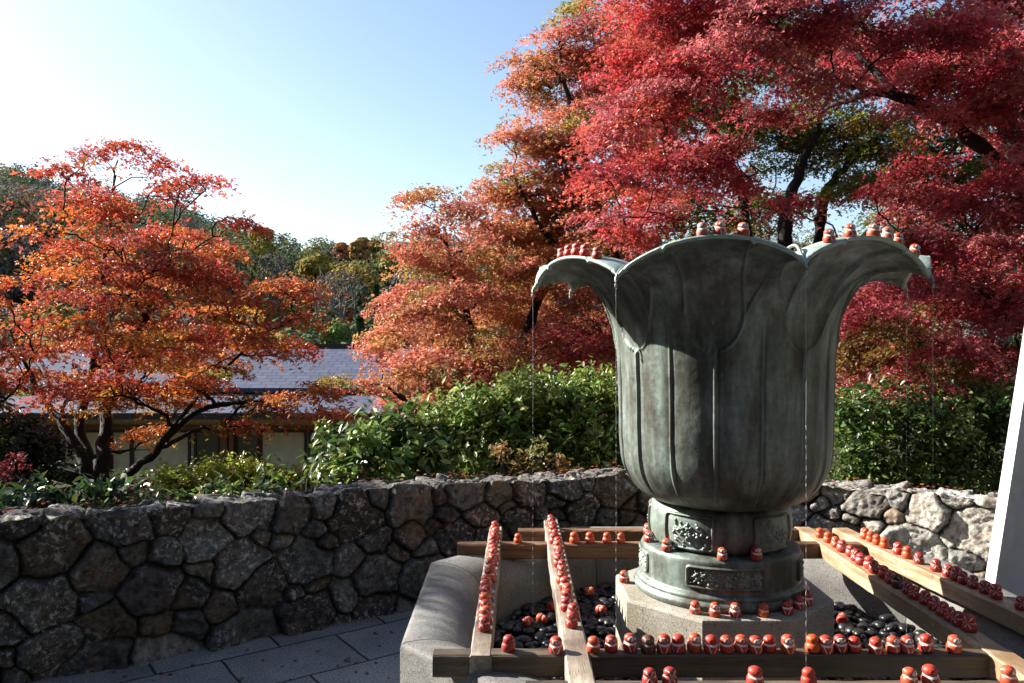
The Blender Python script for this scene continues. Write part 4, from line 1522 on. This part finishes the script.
def cols_crim(px, py):
    if px < 680:
        return [(0.52, 0.075, 0.07), CR1, (0.52, 0.11, 0.08), CR3]
    if py > 330:
        return [CR1, CR3, CR4, (0.2, 0.12, 0.03)]
    return [CR1, CR2, CR3, CR3, CR4]


rows = [(765, 112, 34, 9), (825, 82, 36, 9), (875, 198, 28, 8), (925, 165, 26, 7), (735, 185, 28, 9), (725, 150, 36, 10), (790, 205, 18, 6), (800, 45, 40, 12), (900, 68, 40, 10), (965, 112, 36, 10), (855, 52, 40, 12), (1005, 140, 30, 12), (915, 110, 24, 7), (612, 120, 34, 40), (600, 175, 22, 34), (632, 60, 36, 36), (660, 20, 40, 26), (700, 15, 50, 24), (675, 95, 45, 36), (640, 180, 40, 32), (625, 225, 30, 20), (690, 165, 45, 24),
        (665, 215, 36, 20), (730, 60, 50, 26), (780, 15, 55, 22), (860, 18, 50, 22), (925, 25, 50, 26), (985, 20, 50, 30), (940, 75, 45, 18),
        (1000, 85, 40, 24), (1030, 50, 50, 50), (930, 200, 40, 18), (985, 205, 45, 30), (1030, 190, 40, 50), (930, 245, 45, 22),
        (990, 260, 45, 26), (900, 285, 45, 26), (955, 300, 48, 24), (1010, 315, 40, 26), (870, 320, 36, 26), (920, 340, 50, 24), (980, 352, 45, 20), (860, 360, 36, 24), (905, 385, 40, 16), (960, 385, 40, 14), (1010, 375, 36, 24), (850, 280, 30, 24), (855, 392, 30, 10), (905, 402, 30, 8), (845, 340, 24, 20),
        (1080, 280, 60, 60), (1090, 120, 60, 60), (1100, 20, 60, 40), (1150, -180, 120, 40, 6.5), (1300, -350, 160, 50, 5.5), (1250, -120, 120, 40, 6.0), (1050, -350, 120, 40, 6.8), (1500, -500, 200, 60, 4.5), (1500, -200, 160, 60, 4.8), (760, -40, 70, 30), (880, -45, 70, 30), (1000, -45, 70, 30), (660, -40, 60, 30)]  # pads high overhead are out of view, added to screen skylight off the bowl
bl = blobs_px(rows, 8.3, 0.9, cols_crim, rgl, 0.9)
bt = P(1075, 470, 8.8)
bt[2] = float(ground_z(bt[0], bt[1])) - 0.05
st = [([bt, P(1070, 380, 8.8), P(1050, 260, 8.7), P(1015, 140, 8.6), P(985, 90, 8.6), P(960, 20, 8.5)], 0.19, 0.05),
      ([P(1035, 200, 8.7), P(980, 145, 8.5), P(925, 108, 8.4), P(880, 92, 8.3), P(845, 102, 8.7), P(800, 125, 9.2)], 0.10, 0.01),
      ([P(900, 98, 8.4), P(850, 50, 8.8), P(780, 30, 9.2), P(700, 20, 9.2), P(650, 40, 9.2)], 0.045, 0.008),
      ([P(1060, 330, 8.8), P(1010, 300, 8.6), P(950, 290, 8.4), P(890, 300, 8.3)], 0.07, 0.02)]
make_tree('maple_tree', 'great crimson maple whose branches spread across the upper right', 'tree', bt, st, bl, 8,
          leaf=0.056, per=330, spray_r=0.45, density=2.8, limb=0.03, flat=0.09, droop=0.3)

# ---- shady yellow-green maples behind it
YG1, YG2, YG3, YG4 = (0.20, 0.23, 0.035), (0.12, 0.15, 0.03), (0.36, 0.32, 0.05), (0.07, 0.09, 0.025)


def cols_yg(px, py):
    return [YG1, YG2, YG3, YG4, (0.28, 0.14, 0.03)]


rows = [(720, 100, 50, 36), (770, 150, 50, 36), (830, 130, 50, 40), (880, 140, 50, 40), (700, 210, 45, 26), (760, 215, 45, 26), (900, 190, 45, 36), (940, 140, 45, 36), (830, 60, 60, 40), (930, 60, 60, 40), (750, 40, 60, 40), (680, 60, 50, 40),
        (850, 190, 40, 20), (690, 270, 50, 40), (900, 260, 50, 40), (980, 200, 50, 60), (960, 280, 50, 50), (870, 350, 50, 50), (700, 330, 60, 60), (1000, 120, 50, 50), (640, 120, 40, 50), (1000, 40, 50, 40)]
bl = blobs_px(rows, 12.5, 1.0, cols_yg, rgl, 0.9)
bt = P(790, 440, 12.2)
bt[2] = float(ground_z(bt[0], bt[1])) - 0.05
st = [([bt, P(790, 330, 12.2), P(785, 230, 12.1), P(800, 170, 12.1), P(830, 90, 12)], 0.17, 0.04),
      ([P(790, 350, 12.2), P(815, 250, 12.1), P(828, 190, 12.0), P(870, 140, 12)], 0.13, 0.04),
      ([P(788, 360, 12.2), P(750, 250, 12.3), P(738, 180, 12.3), P(700, 110, 12.2)], 0.13, 0.04),
      ([P(800, 330, 12.2), P(860, 240, 12.1), P(930, 180, 12.0)], 0.09, 0.03)]
make_tree('maple_tree', 'dark stemmed yellow-green maple in shade behind the crimson maple', 'tree', bt, st, bl, 9,
          leaf=0.072, per=120, spray_r=0.42, density=3.2, limb=0.045)

# ---- the green treetop that peeps out above
bl = blobs_px([(588, 6, 20, 7), (600, -25, 40, 25), (640, -30, 40, 25), (610, 20, 25, 12)], 15, 0.4, lambda a, b: [(0.12, 0.19, 0.03), (0.18, 0.22, 0.04)], rgl)
bt = P(640, 455, 15.5)
bt[2] = float(ground_z(bt[0], bt[1])) - 0.05
make_tree('green_tree', 'bright green treetop peeping out above the rust coloured maple', 'tree', bt,
          [([bt, P(640, 300, 15.5), P(630, 100, 15.3), P(615, -20, 15)], 0.16, 0.04)], bl, 10, leaf=0.09, per=60, spray_r=0.4, density=1.0)

# ---- shrubs behind the wall
DG1, DG2, DG3, DG4 = (0.055, 0.10, 0.026), (0.15, 0.22, 0.05), (0.25, 0.33, 0.08), (0.03, 0.055, 0.02)


def shrub(name, label, rows, Y, cols, seed, leaf=0.055, per=55, spray_r=0.2, density=1.3, dy=0.25, stems=4, up=0.8, flat=0.4, depth=0.9, group='evergreen shrubs behind the wall', mat=M_GLOSSY, kind='oval'):
    rg = np.random.default_rng(seed)
    bl_ = blobs_px(rows, Y, dy, lambda a, b: cols, rg, depth)
    mx = np.mean([r[0] for r in rows])
    bt_ = P(mx, 470, Y)
    bt_[2] = float(ground_z(bt_[0], bt_[1])) - 0.03
    st_ = []
    for q in range(stems):
        c = bl_[int(rg.integers(0, len(bl_)))][0]
        mid = (bt_ + c) / 2 + rg.normal(0, 0.06, 3)
        st_.append(([bt_ + rg.normal(0, 0.05, 3) * (1, 1, 0), mid, c], 0.02, 0.008))
    return make_tree(name, label, 'shrub', bt_, st_, bl_, seed, mat=mat, kind=kind, leaf=leaf, per=per, spray_r=spray_r, density=density,
                     flat=flat, up=up, group=group, twig=0.004, limb=0.012, droop=0.1, hue=0.3)


shrub('camellia_shrub', 'broad sunlit green shrub directly left of the bronze vessel', [(560, 415, 45, 30), (510, 425, 45, 28), (600, 420, 40, 36), (470, 440, 36, 22), (540, 450, 50, 22), (600, 455, 45, 24), (560, 395, 36, 14), (490, 455, 40, 18), (640, 430, 40, 34), (520, 400, 26, 12), (450, 420, 30, 16), (440, 450, 30, 18), (530, 385, 26, 12), (590, 388, 30, 12), (480, 410, 30, 16)],
      7.0, [DG2, DG3, DG2, DG3, (0.22, 0.29, 0.07)], 41, leaf=0.062, density=2.6)
shrub('camellia_shrub', 'dark glossy shrub with big leaves behind the middle of the left wall', [(375, 448, 32, 22), (345, 455, 30, 20), (410, 455, 30, 20), (430, 465, 26, 14), (380, 470, 40, 14), (335, 470, 24, 12), (400, 430, 26, 12), (425, 440, 26, 14), (360, 430, 22, 12)],
      6.2, [DG1, DG2, DG1, DG3], 42, leaf=0.085)
shrub('camellia_shrub', 'dark green shrub behind the sunlit right part of the wall', [(860, 430, 34, 30), (905, 420, 36, 30), (950, 425, 36, 32), (990, 430, 34, 36), (880, 465, 40, 22), (935, 465, 40, 24), (985, 470, 36, 24), (1030, 440, 40, 40), (845, 465, 26, 22), (850, 408, 28, 14), (900, 400, 34, 12), (950, 400, 34, 12), (1000, 402, 30, 14), (860, 445, 30, 20)],
      7.2, [DG1, DG2, DG2, DG1], 43, leaf=0.062, density=2.0)
shrub('evergreen_bush', 'dark evergreen bush under the orange maple at the far left', [(20, 440, 40, 34), (-30, 430, 40, 40), (50, 465, 26, 20), (10, 475, 40, 20), (-40, 475, 40, 24)],
      8.0, [DG4, DG4, DG1, (0.03, 0.03, 0.018)], 44, leaf=0.075)
shrub('box_hedge', 'clipped yellow-green hedge in front of the building windows', [(170, 478, 24, 8), (205, 474, 26, 8), (240, 472, 26, 8), (275, 474, 24, 8), (305, 474, 18, 8), (190, 487, 36, 7), (250, 485, 40, 8), (295, 486, 26, 8)],
      8.0, [(0.34, 0.38, 0.05), (0.26, 0.31, 0.045), (0.4, 0.42, 0.07)], 45, leaf=0.05, per=60, spray_r=0.16, density=1.8)
shrub('garden_plant', 'upright leafy sapling beside the building windows', [(270, 470, 9, 12), (268, 490, 12, 12), (276, 482, 10, 10)], 6.4, [DG1, DG2, (0.09, 0.13, 0.07)], 46, leaf=0.09, per=14, spray_r=0.1, density=0.9, group='low plants along the wall')
shrub('garden_plant', 'tall thin sprig rising above the dark glossy shrub', [(325, 440, 8, 24), (322, 465, 14, 12)], 6.6, [DG2, DG3, (0.2, 0.24, 0.04)], 47, leaf=0.075, per=14, spray_r=0.1, density=1.0, group='low plants along the wall')
shrub('garden_plant', 'low glossy leaves along the wall top under the maple stems', [(30, 494, 34, 6), (80, 492, 30, 6), (108, 488, 16, 8), (55, 499, 40, 4), (130, 490, 18, 5)], 5.4, [DG1, DG4, (0.05, 0.09, 0.05)], 48, leaf=0.085, per=22, spray_r=0.13, density=1.0, group='low plants along the wall')
shrub('garden_plant', 'low dark plant between the hedge and the wall', [(165, 498, 22, 4), (210, 494, 18, 4), (235, 492, 14, 5)], 6.0, [DG1, DG2, DG4], 49, leaf=0.07, per=22, spray_r=0.12, density=1.0, group='low plants along the wall')
shrub('dry_grass_clump', 'tawny dry fern fronds in front of the sunlit shrub', [(535, 455, 9, 16), (523, 462, 8, 12), (562, 466, 10, 8), (500, 458, 5, 12)], 6.1, [(0.34, 0.22, 0.09), (0.26, 0.19, 0.07), (0.2, 0.2, 0.06)], 50, leaf=0.05, per=34, spray_r=0.09, density=1.0, group='low plants along the wall', mat=M_MAPLE)
shrub('red_shrub', 'small dark red sprig at the left edge above the wall', [(2, 472, 9, 3), (16, 464, 9, 2), (-10, 476, 12, 4)], 6.5, [(0.2, 0.045, 0.045), (0.15, 0.03, 0.035)], 51, leaf=0.045, per=40, spray_r=0.11, density=1.0, group='low plants along the wall', mat=M_MAPLE, kind='maple3')


# ------------------------------------------------------------------ building down the slope
def building():
    YB = 25.0
    root = empty('temple_hall', (-9.5, YB, -3.2))
    tag(root, 'long low hall with blue-grey tiled roof and big windows beyond the maple', 'building')
    Lx = lambda px: (px - 512) / F * YB + 9.5              # local x of a column
    Lz = lambda py: EYE - (py - 343) / F * YB + 3.2
    m_wall = plain('plaster_wall', (0.62, 0.52, 0.36), 0.8)
    m_wood = plain('timber_brown', (0.20, 0.095, 0.05), 0.6)
    m_dark = plain('window_frame_dark', (0.03, 0.028, 0.026), 0.5)
    m_blind = plain('pale_blind', (0.6, 0.6, 0.42), 0.35, 0, 1.5, 0.25)
    mg, n, l, b = new_mat('window_glass')
    b.inputs['Base Color'].default_value = (0.05, 0.06, 0.05, 1)
    b.inputs['Roughness'].default_value = 0.05
    b.inputs['Specular IOR Level'].default_value = 0.8
    mr, n, l, b = new_mat('roof_tile')
    co = coords(n)
    br = n.new('ShaderNodeTexBrick')
    br.inputs['Scale'].default_value = 1
    br.inputs['Brick Width'].default_value = 0.5
    br.inputs['Row Height'].default_value = 0.32
    br.inputs['Mortar Size'].default_value = 0.02
    br.inputs['Color1'].default_value = (0.055, 0.066, 0.115, 1)
    br.inputs['Color2'].default_value = (0.08, 0.092, 0.145, 1)
    br.inputs['Mortar'].default_value = (0.03, 0.033, 0.055, 1)
    l.new(co, br.inputs['Vector'])
    c = mixc(n, l, 0.5, br.outputs['Color'], ramp(n, [(0, (0.6, 0.6, 0.6)), (1, (1.2, 1.2, 1.2))]).outputs[0], 'MULTIPLY')
    l.new(br.outputs['Color'], b.inputs['Base Color'])
    b.inputs['Roughness'].default_value = 0.85
    b.inputs['Specular IOR Level'].default_value = 0.15
    bump(n, l, b, br.outputs['Fac'], -0.6, 0.05)
    x0, x1 = Lx(-160), Lx(372)
    zb, ze = 0.0, Lz(412)
    mb = MB()
    mb.box(x0, x1, 0.0, 7.5, zb, ze)
    wall = mb.build('wall', m_wall, root)

    def slope(name, ya, za, yb, zb_, xa, xb, th=0.14):
        v = [(xa, ya, za), (xb, ya, za), (xb, yb, zb_), (xa, yb, zb_), (xa, ya, za - th), (xb, ya, za - th), (xb, yb, zb_ - th), (xa, yb, zb_ - th)]
        return mesh_obj(name, v, np.array([(0, 1, 2, 3), (7, 6, 5, 4), (4, 5, 1, 0), (5, 6, 2, 1), (6, 7, 3, 2), (7, 4, 0, 3)]), mr, root)
    zr = EYE + 3.2 - (347 - 343) / F * 31.0
    z_mid = Lz(394)
    low = slope('lower_roof', -1.0, Lz(410), 1.6, z_mid - 0.05, x0 - 0.6, x1 + 0.5)
    up = slope('upper_roof', 1.3, z_mid + 0.12, 6.0, zr, x0 - 0.6, x1 + 0.5)
    slope('rear_roof', 8.6, Lz(404), 6.0, zr - 0.003, x0 - 0.6, x1 + 0.5)
    mb = MB()
    mb.box(x0 - 0.62, x1 + 0.52, 5.85, 6.15, zr - 0.05, zr + 0.13)
    mb.build('ridge', m_dark, up)
    mb = MB()
    mb.box(x0 - 0.61, x1 + 0.51, -1.06, -1.003, Lz(410) - 0.2, Lz(410) + 0.0)
    mb.build('fascia', m_dark, low)
    # windows, panes, pillars
    zw0, zw1 = Lz(487), Lz(430)
    spec = [(-60, 20, 'p'), (20, 60, 'd'), (64, 108, 'p'), (112, 133, 'p'), (133, 191, 'p'), (195, 221, 'd'), (236, 260, 'd'), (261, 307, 'p'), (309, 345, 'd')]
    for a, b_, t in spec:
        mb = MB()
        xa, xb = Lx(a), Lx(b_)
        fr = 0.07
        mb.box(xa, xa + fr, -0.09, -0.002, zw0, zw1)
        mb.box(xb - fr, xb, -0.09, -0.002, zw0, zw1)
        mb.box(xa + fr, xb - fr, -0.088, -0.002, zw0, zw0 + fr)
        mb.box(xa + fr, xb - fr, -0.088, -0.002, zw1 - fr, zw1)
        if t == 'd':
            mb.box(xa + fr, xb - fr, -0.086, -0.002, zw0 + 0.62, zw0 + 0.67)
        w = mb.build('window', m_dark, root)
        mb = MB()
        mb.box(xa + fr, xb - fr, -0.05, -0.03, zw0 + fr, zw1 - fr)
        mb.build('pane', m_blind if t == 'p' else mg, w)
    for a, b_ in ((222.5, 229), (231, 235.5), (109, 111.5)):
        mb = MB()
        mb.box(Lx(a), Lx(b_), -0.2, -0.003, 0, ze - 0.01)
        mb.build('pillar', m_wood, root)
    mb = MB()
    mb.box(x0, x1, -1.1, -0.21, zw0 - 0.28, zw0 - 0.14)
    mb.build('veranda_deck', m_wood, root)
    mb = MB()
    mb.box(x0, x1, -0.10, -0.003, zw1 + 0.02, zw1 + 0.16)
    mb.build('lintel', m_wood, root)


building()


# ------------------------------------------------------------------ wooded hillside
def crown_cloud(c, rad, n, size, col, rg):
    d = rg.normal(size=(n, 3))
    d /= np.linalg.norm(d, axis=1, keepdims=True)
    d[:, 2] = np.where(d[:, 2] < -0.35, -d[:, 2], d[:, 2])
    lump = 1 + 0.35 * fbm(d * 2.2 + rg.uniform(0, 40, 3), 3)[:, None]
    p = c + d * rad * lump * rg.uniform(0.86, 1.0, (n, 1))
    nn = d + rg.normal(0, 0.32, (n, 3)) + (0, 0, 0.15)
    cc = np.clip(np.asarray(col) * rg.uniform(0.65, 1.35, (n, 1)) * (1 + 0.1 * rg.normal(size=(n, 3))), 0.004, 0.6)
    return p, nn, size * rg.uniform(0.6, 1.3, n), cc


HG = [(0.10, 0.135, 0.07), (0.13, 0.16, 0.07), (0.075, 0.11, 0.065), (0.17, 0.185, 0.075), (0.10, 0.135, 0.075)]
HY = [(0.20, 0.16, 0.035), (0.24, 0.17, 0.04), (0.15, 0.14, 0.035), (0.24, 0.11, 0.04)]
HB = [(0.17, 0.135, 0.12), (0.14, 0.12, 0.115)]


# where single trees stand out (column, row, distance, half sizes)
STAND_OUT = [(258, 250, 120, 20, 15), (316, 268, 110, 14, 12), (392, 266, 110, 13, 12), (368, 252, 130, 13, 11), (344, 255, 135, 9, 8), (48, 270, 100, 15, 12),
             (272, 268, 105, 16, 16), (338, 290, 85, 24, 18), (190, 232, 125, 14, 12)]


def forest():
    rg = np.random.default_rng(77)
    Pn, Nn, Sn, Cn = [], [], [], []
    for k_ in range(1900):
        low_ = k_ >= 1500
        y = rg.uniform(52, 92) if low_ else rg.uniform(85, 205)
        q = rg.uniform(-0.95, 0.12) if rg.random() < 0.85 else rg.uniform(0.12, 0.9)
        x = q * y
        z = float(ground_z(x, y))
        h = rg.uniform(2.2, 4.5) if low_ else rg.uniform(5.0, 10.0)
        tx, tz = 512 + F * x / y, 343 - F * (z + h - EYE) / y
        if any(abs(tx - a) < w_ * 1.5 and y < yy + 6 and tz < b_ + h_ for a, b_, yy, w_, h_ in STAND_OUT):
            continue
        w = h * rg.uniform(0.32, 0.5)
        u = rg.random()
        zone = float(vnoise(np.array([q * 9, y * 0.05, 2.0])))
        if u < 0.12 + 0.5 * (zone > 0.12):
            pal = HB
        elif u > 0.86 - 0.25 * (zone < -0.1):
            pal = HY
        else:
            pal = HG
        col = pal[rg.integers(0, len(pal))]
        n = 230
        p, nn, s, cc = crown_cloud(np.array([x, y, z + h * 0.55]), (w, w, h * 0.5), n, 0.55 if pal is not HB else 0.4, col, rg)
        Pn.append(p), Nn.append(nn), Sn.append(s), Cn.append(cc)
    v, f, c = leaves(*map(np.concatenate, (Pn, Nn, Sn, Cn)), 'clump', rg)
    o = mesh_obj('hillside_forest', v, f, M_FAR, col=c)
    tag(o, 'mixed evergreen and autumn forest covering the hillside behind', 'forest', kind='stuff')


forest()


def hill_tree(name, label, px, py, Y, w_px, h_px, col, seed, style='round', group='trees standing out on the hillside'):
    """px, py: middle of the crown"""
    rg = np.random.default_rng(seed)
    c = P(px, py, Y)
    s = Y / F
    gz = float(ground_z(c[0], c[1]))
    zb = min(gz, c[2] - h_px * s)
    root = empty(name, (c[0], c[1], zb))
    tag(root, label, 'tree', group)
    base = np.array([c[0], c[1], zb])
    top = c[2] + h_px * s
    mb = MB()
    if style == 'bare':
        for k in range(9):
            a = base + (rg.normal(0, w_px * s * 0.45), rg.normal(0, w_px * s * 0.3), 0)
            tip = a + (rg.normal(0, 0.6), rg.normal(0, 0.4), top - zb - rg.uniform(0, 2.5))
            mb.tube(wander(a, tip, 8, 0.04, rg) - base, np.linspace(0.17, 0.05, 8), 5)
            for q in range(6):
                t = rg.uniform(0.4, 0.95)
                p0 = a + (tip - a) * t
                p1 = p0 + (rg.normal(0, 1.0), rg.normal(0, 0.6), rg.uniform(0.6, 2.0))
                mb.tube(wander(p0, p1, 5, 0.08, rg) - base, np.linspace(0.06, 0.025, 5), 4)
        mb.build('trunk', M_BARK_G, root)
        p, nn, sz, cc = crown_cloud(np.array([c[0], c[1], c[2]]), (w_px * s, w_px * s, h_px * s), 240, 0.35, col, rg)
        v, f, cc = leaves(p - base, nn, sz, cc, 'clump', rg)
        mesh_obj('crown', v, f, M_FAR, root, col=cc)
        return
    mb.tube(wander(base, np.array([c[0], c[1], top - h_px * s * 0.4]), 8, 0.02, rg) - base, np.linspace(0.25, 0.08, 8), 7)
    mb.build('trunk', M_BARK, root)
    if style == 'cone':
        n = 1500
        t = rg.uniform(0, 1, n) ** 0.7
        a = rg.uniform(0, 6.283, n)
        z0 = c[2] - h_px * s
        r = w_px * s * (1 - t) ** 0.9 * rg.uniform(0.55, 1.0, n) * (1 + 0.25 * np.sin(t * 40))
        z = top - (top - z0) * (1 - t)
        p = np.stack([c[0] + r * np.cos(a), c[1] + r * np.sin(a), z], -1)
        nn = np.stack([np.cos(a), np.sin(a), 0.5 + 0 * a], -1) + rg.normal(0, 0.4, (n, 3))
        sz = 0.55 * rg.uniform(0.6, 1.3, n)
        cc = np.clip(np.array(col) * rg.uniform(0.7, 1.3, (n, 1)), 0.004, 0.6)
    else:
        ps = [crown_cloud(c + rg.normal(0, 0.45, 3) * (w_px * s, w_px * s * 0.6, h_px * s), np.array((w_px, w_px, h_px)) * s * 0.6, 330, 0.6, np.array(col) * rg.uniform(0.85, 1.2), rg) for _ in range(6)]
        p, nn, sz, cc = [np.concatenate([q[k] for q in ps]) for k in range(4)]
    v, f, cc = leaves(p - base, nn, sz, cc, 'clump', rg)
    mesh_obj('crown', v, f, M_FAR, root, col=cc)


hill_tree('yellow_tree', 'broad yellow-green tree on the hill right of the orange maple top', 258, 250, 120, 20, 15, (0.24, 0.19, 0.035), 201)
hill_tree('yellow_tree', 'golden tree halfway up the hill beside bare grey trees', 316, 268, 110, 14, 12, (0.3, 0.22, 0.04), 202)
hill_tree('yellow_tree', 'yellow-green tree on the hill next to the salmon maple', 392, 266, 110, 13, 12, (0.2, 0.18, 0.04), 203)
hill_tree('rusty_tree', 'orange-brown round tree on the ridge left of the salmon maple', 368, 252, 130, 13, 11, (0.26, 0.14, 0.045), 204)
hill_tree('rusty_tree', 'small rust coloured tree on the ridge between green crowns', 344, 255, 135, 9, 8, (0.26, 0.11, 0.04), 205)
hill_tree('yellow_tree', 'yellow tree at the foot of the left hill behind the maple', 48, 270, 100, 15, 12, (0.26, 0.18, 0.035), 206)
hill_tree('cypress_tree', 'tall pointed dark cypress against the salmon maple', 376, 312, 75, 9, 26, (0.035, 0.06, 0.022), 207, 'cone')
hill_tree('cypress_tree', 'smaller pointed cypress just left of the tall one', 360, 334, 70, 7, 16, (0.045, 0.075, 0.025), 208, 'cone')
hill_tree('green_tree', 'light green bushy tree directly above the hall roof', 334, 340, 60, 15, 12, (0.10, 0.14, 0.035), 209)
hill_tree('bare_tree', 'pale bare trunks on the hill below the yellow-green tree', 272, 268, 105, 16, 16, (0.12, 0.10, 0.09), 210, 'bare')
hill_tree('bare_tree', 'brown leafless thicket on the hill above the cypresses', 338, 290, 85, 24, 18, (0.11, 0.085, 0.08), 211, 'bare')
hill_tree('bare_tree', 'grey bare trees high on the left ridge behind the maple', 190, 232, 125, 14, 12, (0.1, 0.09, 0.085), 212, 'bare')

# low growth and leaf litter on the ground behind the wall
rgc = np.random.default_rng(66)
gxy = np.stack([rgc.uniform(-14, 14, 60000), rgc.uniform(0, 16, 60000)], -1)
keep = (behind(np.clip(gxy[:, 0], -7.9, 7.9), gxy[:, 1]) > 0.42) & (np.abs(gxy[:, 0]) < 7.5 + 0.4 * np.clip(gxy[:, 1] - 6, 0, 20))
gxy = gxy[keep]
patch = fbm(np.stack([gxy[:, 0] * 0.6, gxy[:, 1] * 0.6, gxy[:, 0] * 0], -1), 3)
gp = np.stack([gxy[:, 0], gxy[:, 1], ground_z(gxy[:, 0], gxy[:, 1]) + 0.01 + np.clip(patch + 0.2, 0, 1) * rgc.uniform(0, 0.16, len(gxy))], -1)
gcol = np.where((patch > -0.05)[:, None], np.array([(0.05, 0.08, 0.025), (0.08, 0.11, 0.03), (0.04, 0.06, 0.02)])[rgc.integers(0, 3, len(gp))],
                np.array([(0.16, 0.07, 0.03), (0.2, 0.05, 0.03), (0.12, 0.08, 0.04)])[rgc.integers(0, 3, len(gp))])
gcol = gcol * rgc.uniform(0.6, 1.3, (len(gp), 1))
v, f, cc = leaves(gp, rgc.normal(0, 0.5, gp.shape) + (0, 0, 1), rgc.uniform(0.05, 0.1, len(gp)), gcol, 'oval', rgc)
tag(mesh_obj('ground_cover', v, f, M_MAPLE, col=cc), 'low green growth and fallen leaves on the ground behind the wall', 'ground cover', kind='stuff')

# fallen maple leaves on wall and paving
rgf = np.random.default_rng(90)
fp = []
for _ in range(260):
    x = rgf.uniform(-3.2, 3.2)
    d = rgf.uniform(0.04, 0.32)
    y = float(np.interp(x, wx, wy)) + d
    fp.append((x, y, float(wall_top(x)) + 0.012 + rgf.uniform(0, 0.01)))
for _ in range(130):
    x = rgf.uniform(-2.5, -0.5)
    y = float(np.interp(x, wx, wy)) - rgf.uniform(0.1, 1.6)
    fp.append((x, y, 0.006))
fp = np.array(fp)
nn = rgf.normal(0, 0.25, fp.shape) + (0, 0, 1)
fc = np.array([(0.36, 0.06, 0.04), (0.3, 0.05, 0.05), (0.34, 0.15, 0.05), (0.2, 0.1, 0.05)])[rgf.integers(0, 4, len(fp))]
v, f, cc = leaves(fp, nn, rgf.uniform(0.02, 0.038, len(fp)), fc, 'maple', rgf)
tag(mesh_obj('fallen_leaves', v, f, M_MAPLE, col=cc), 'scattered red maple leaves lying on the wall and paving', 'leaves', kind='stuff')
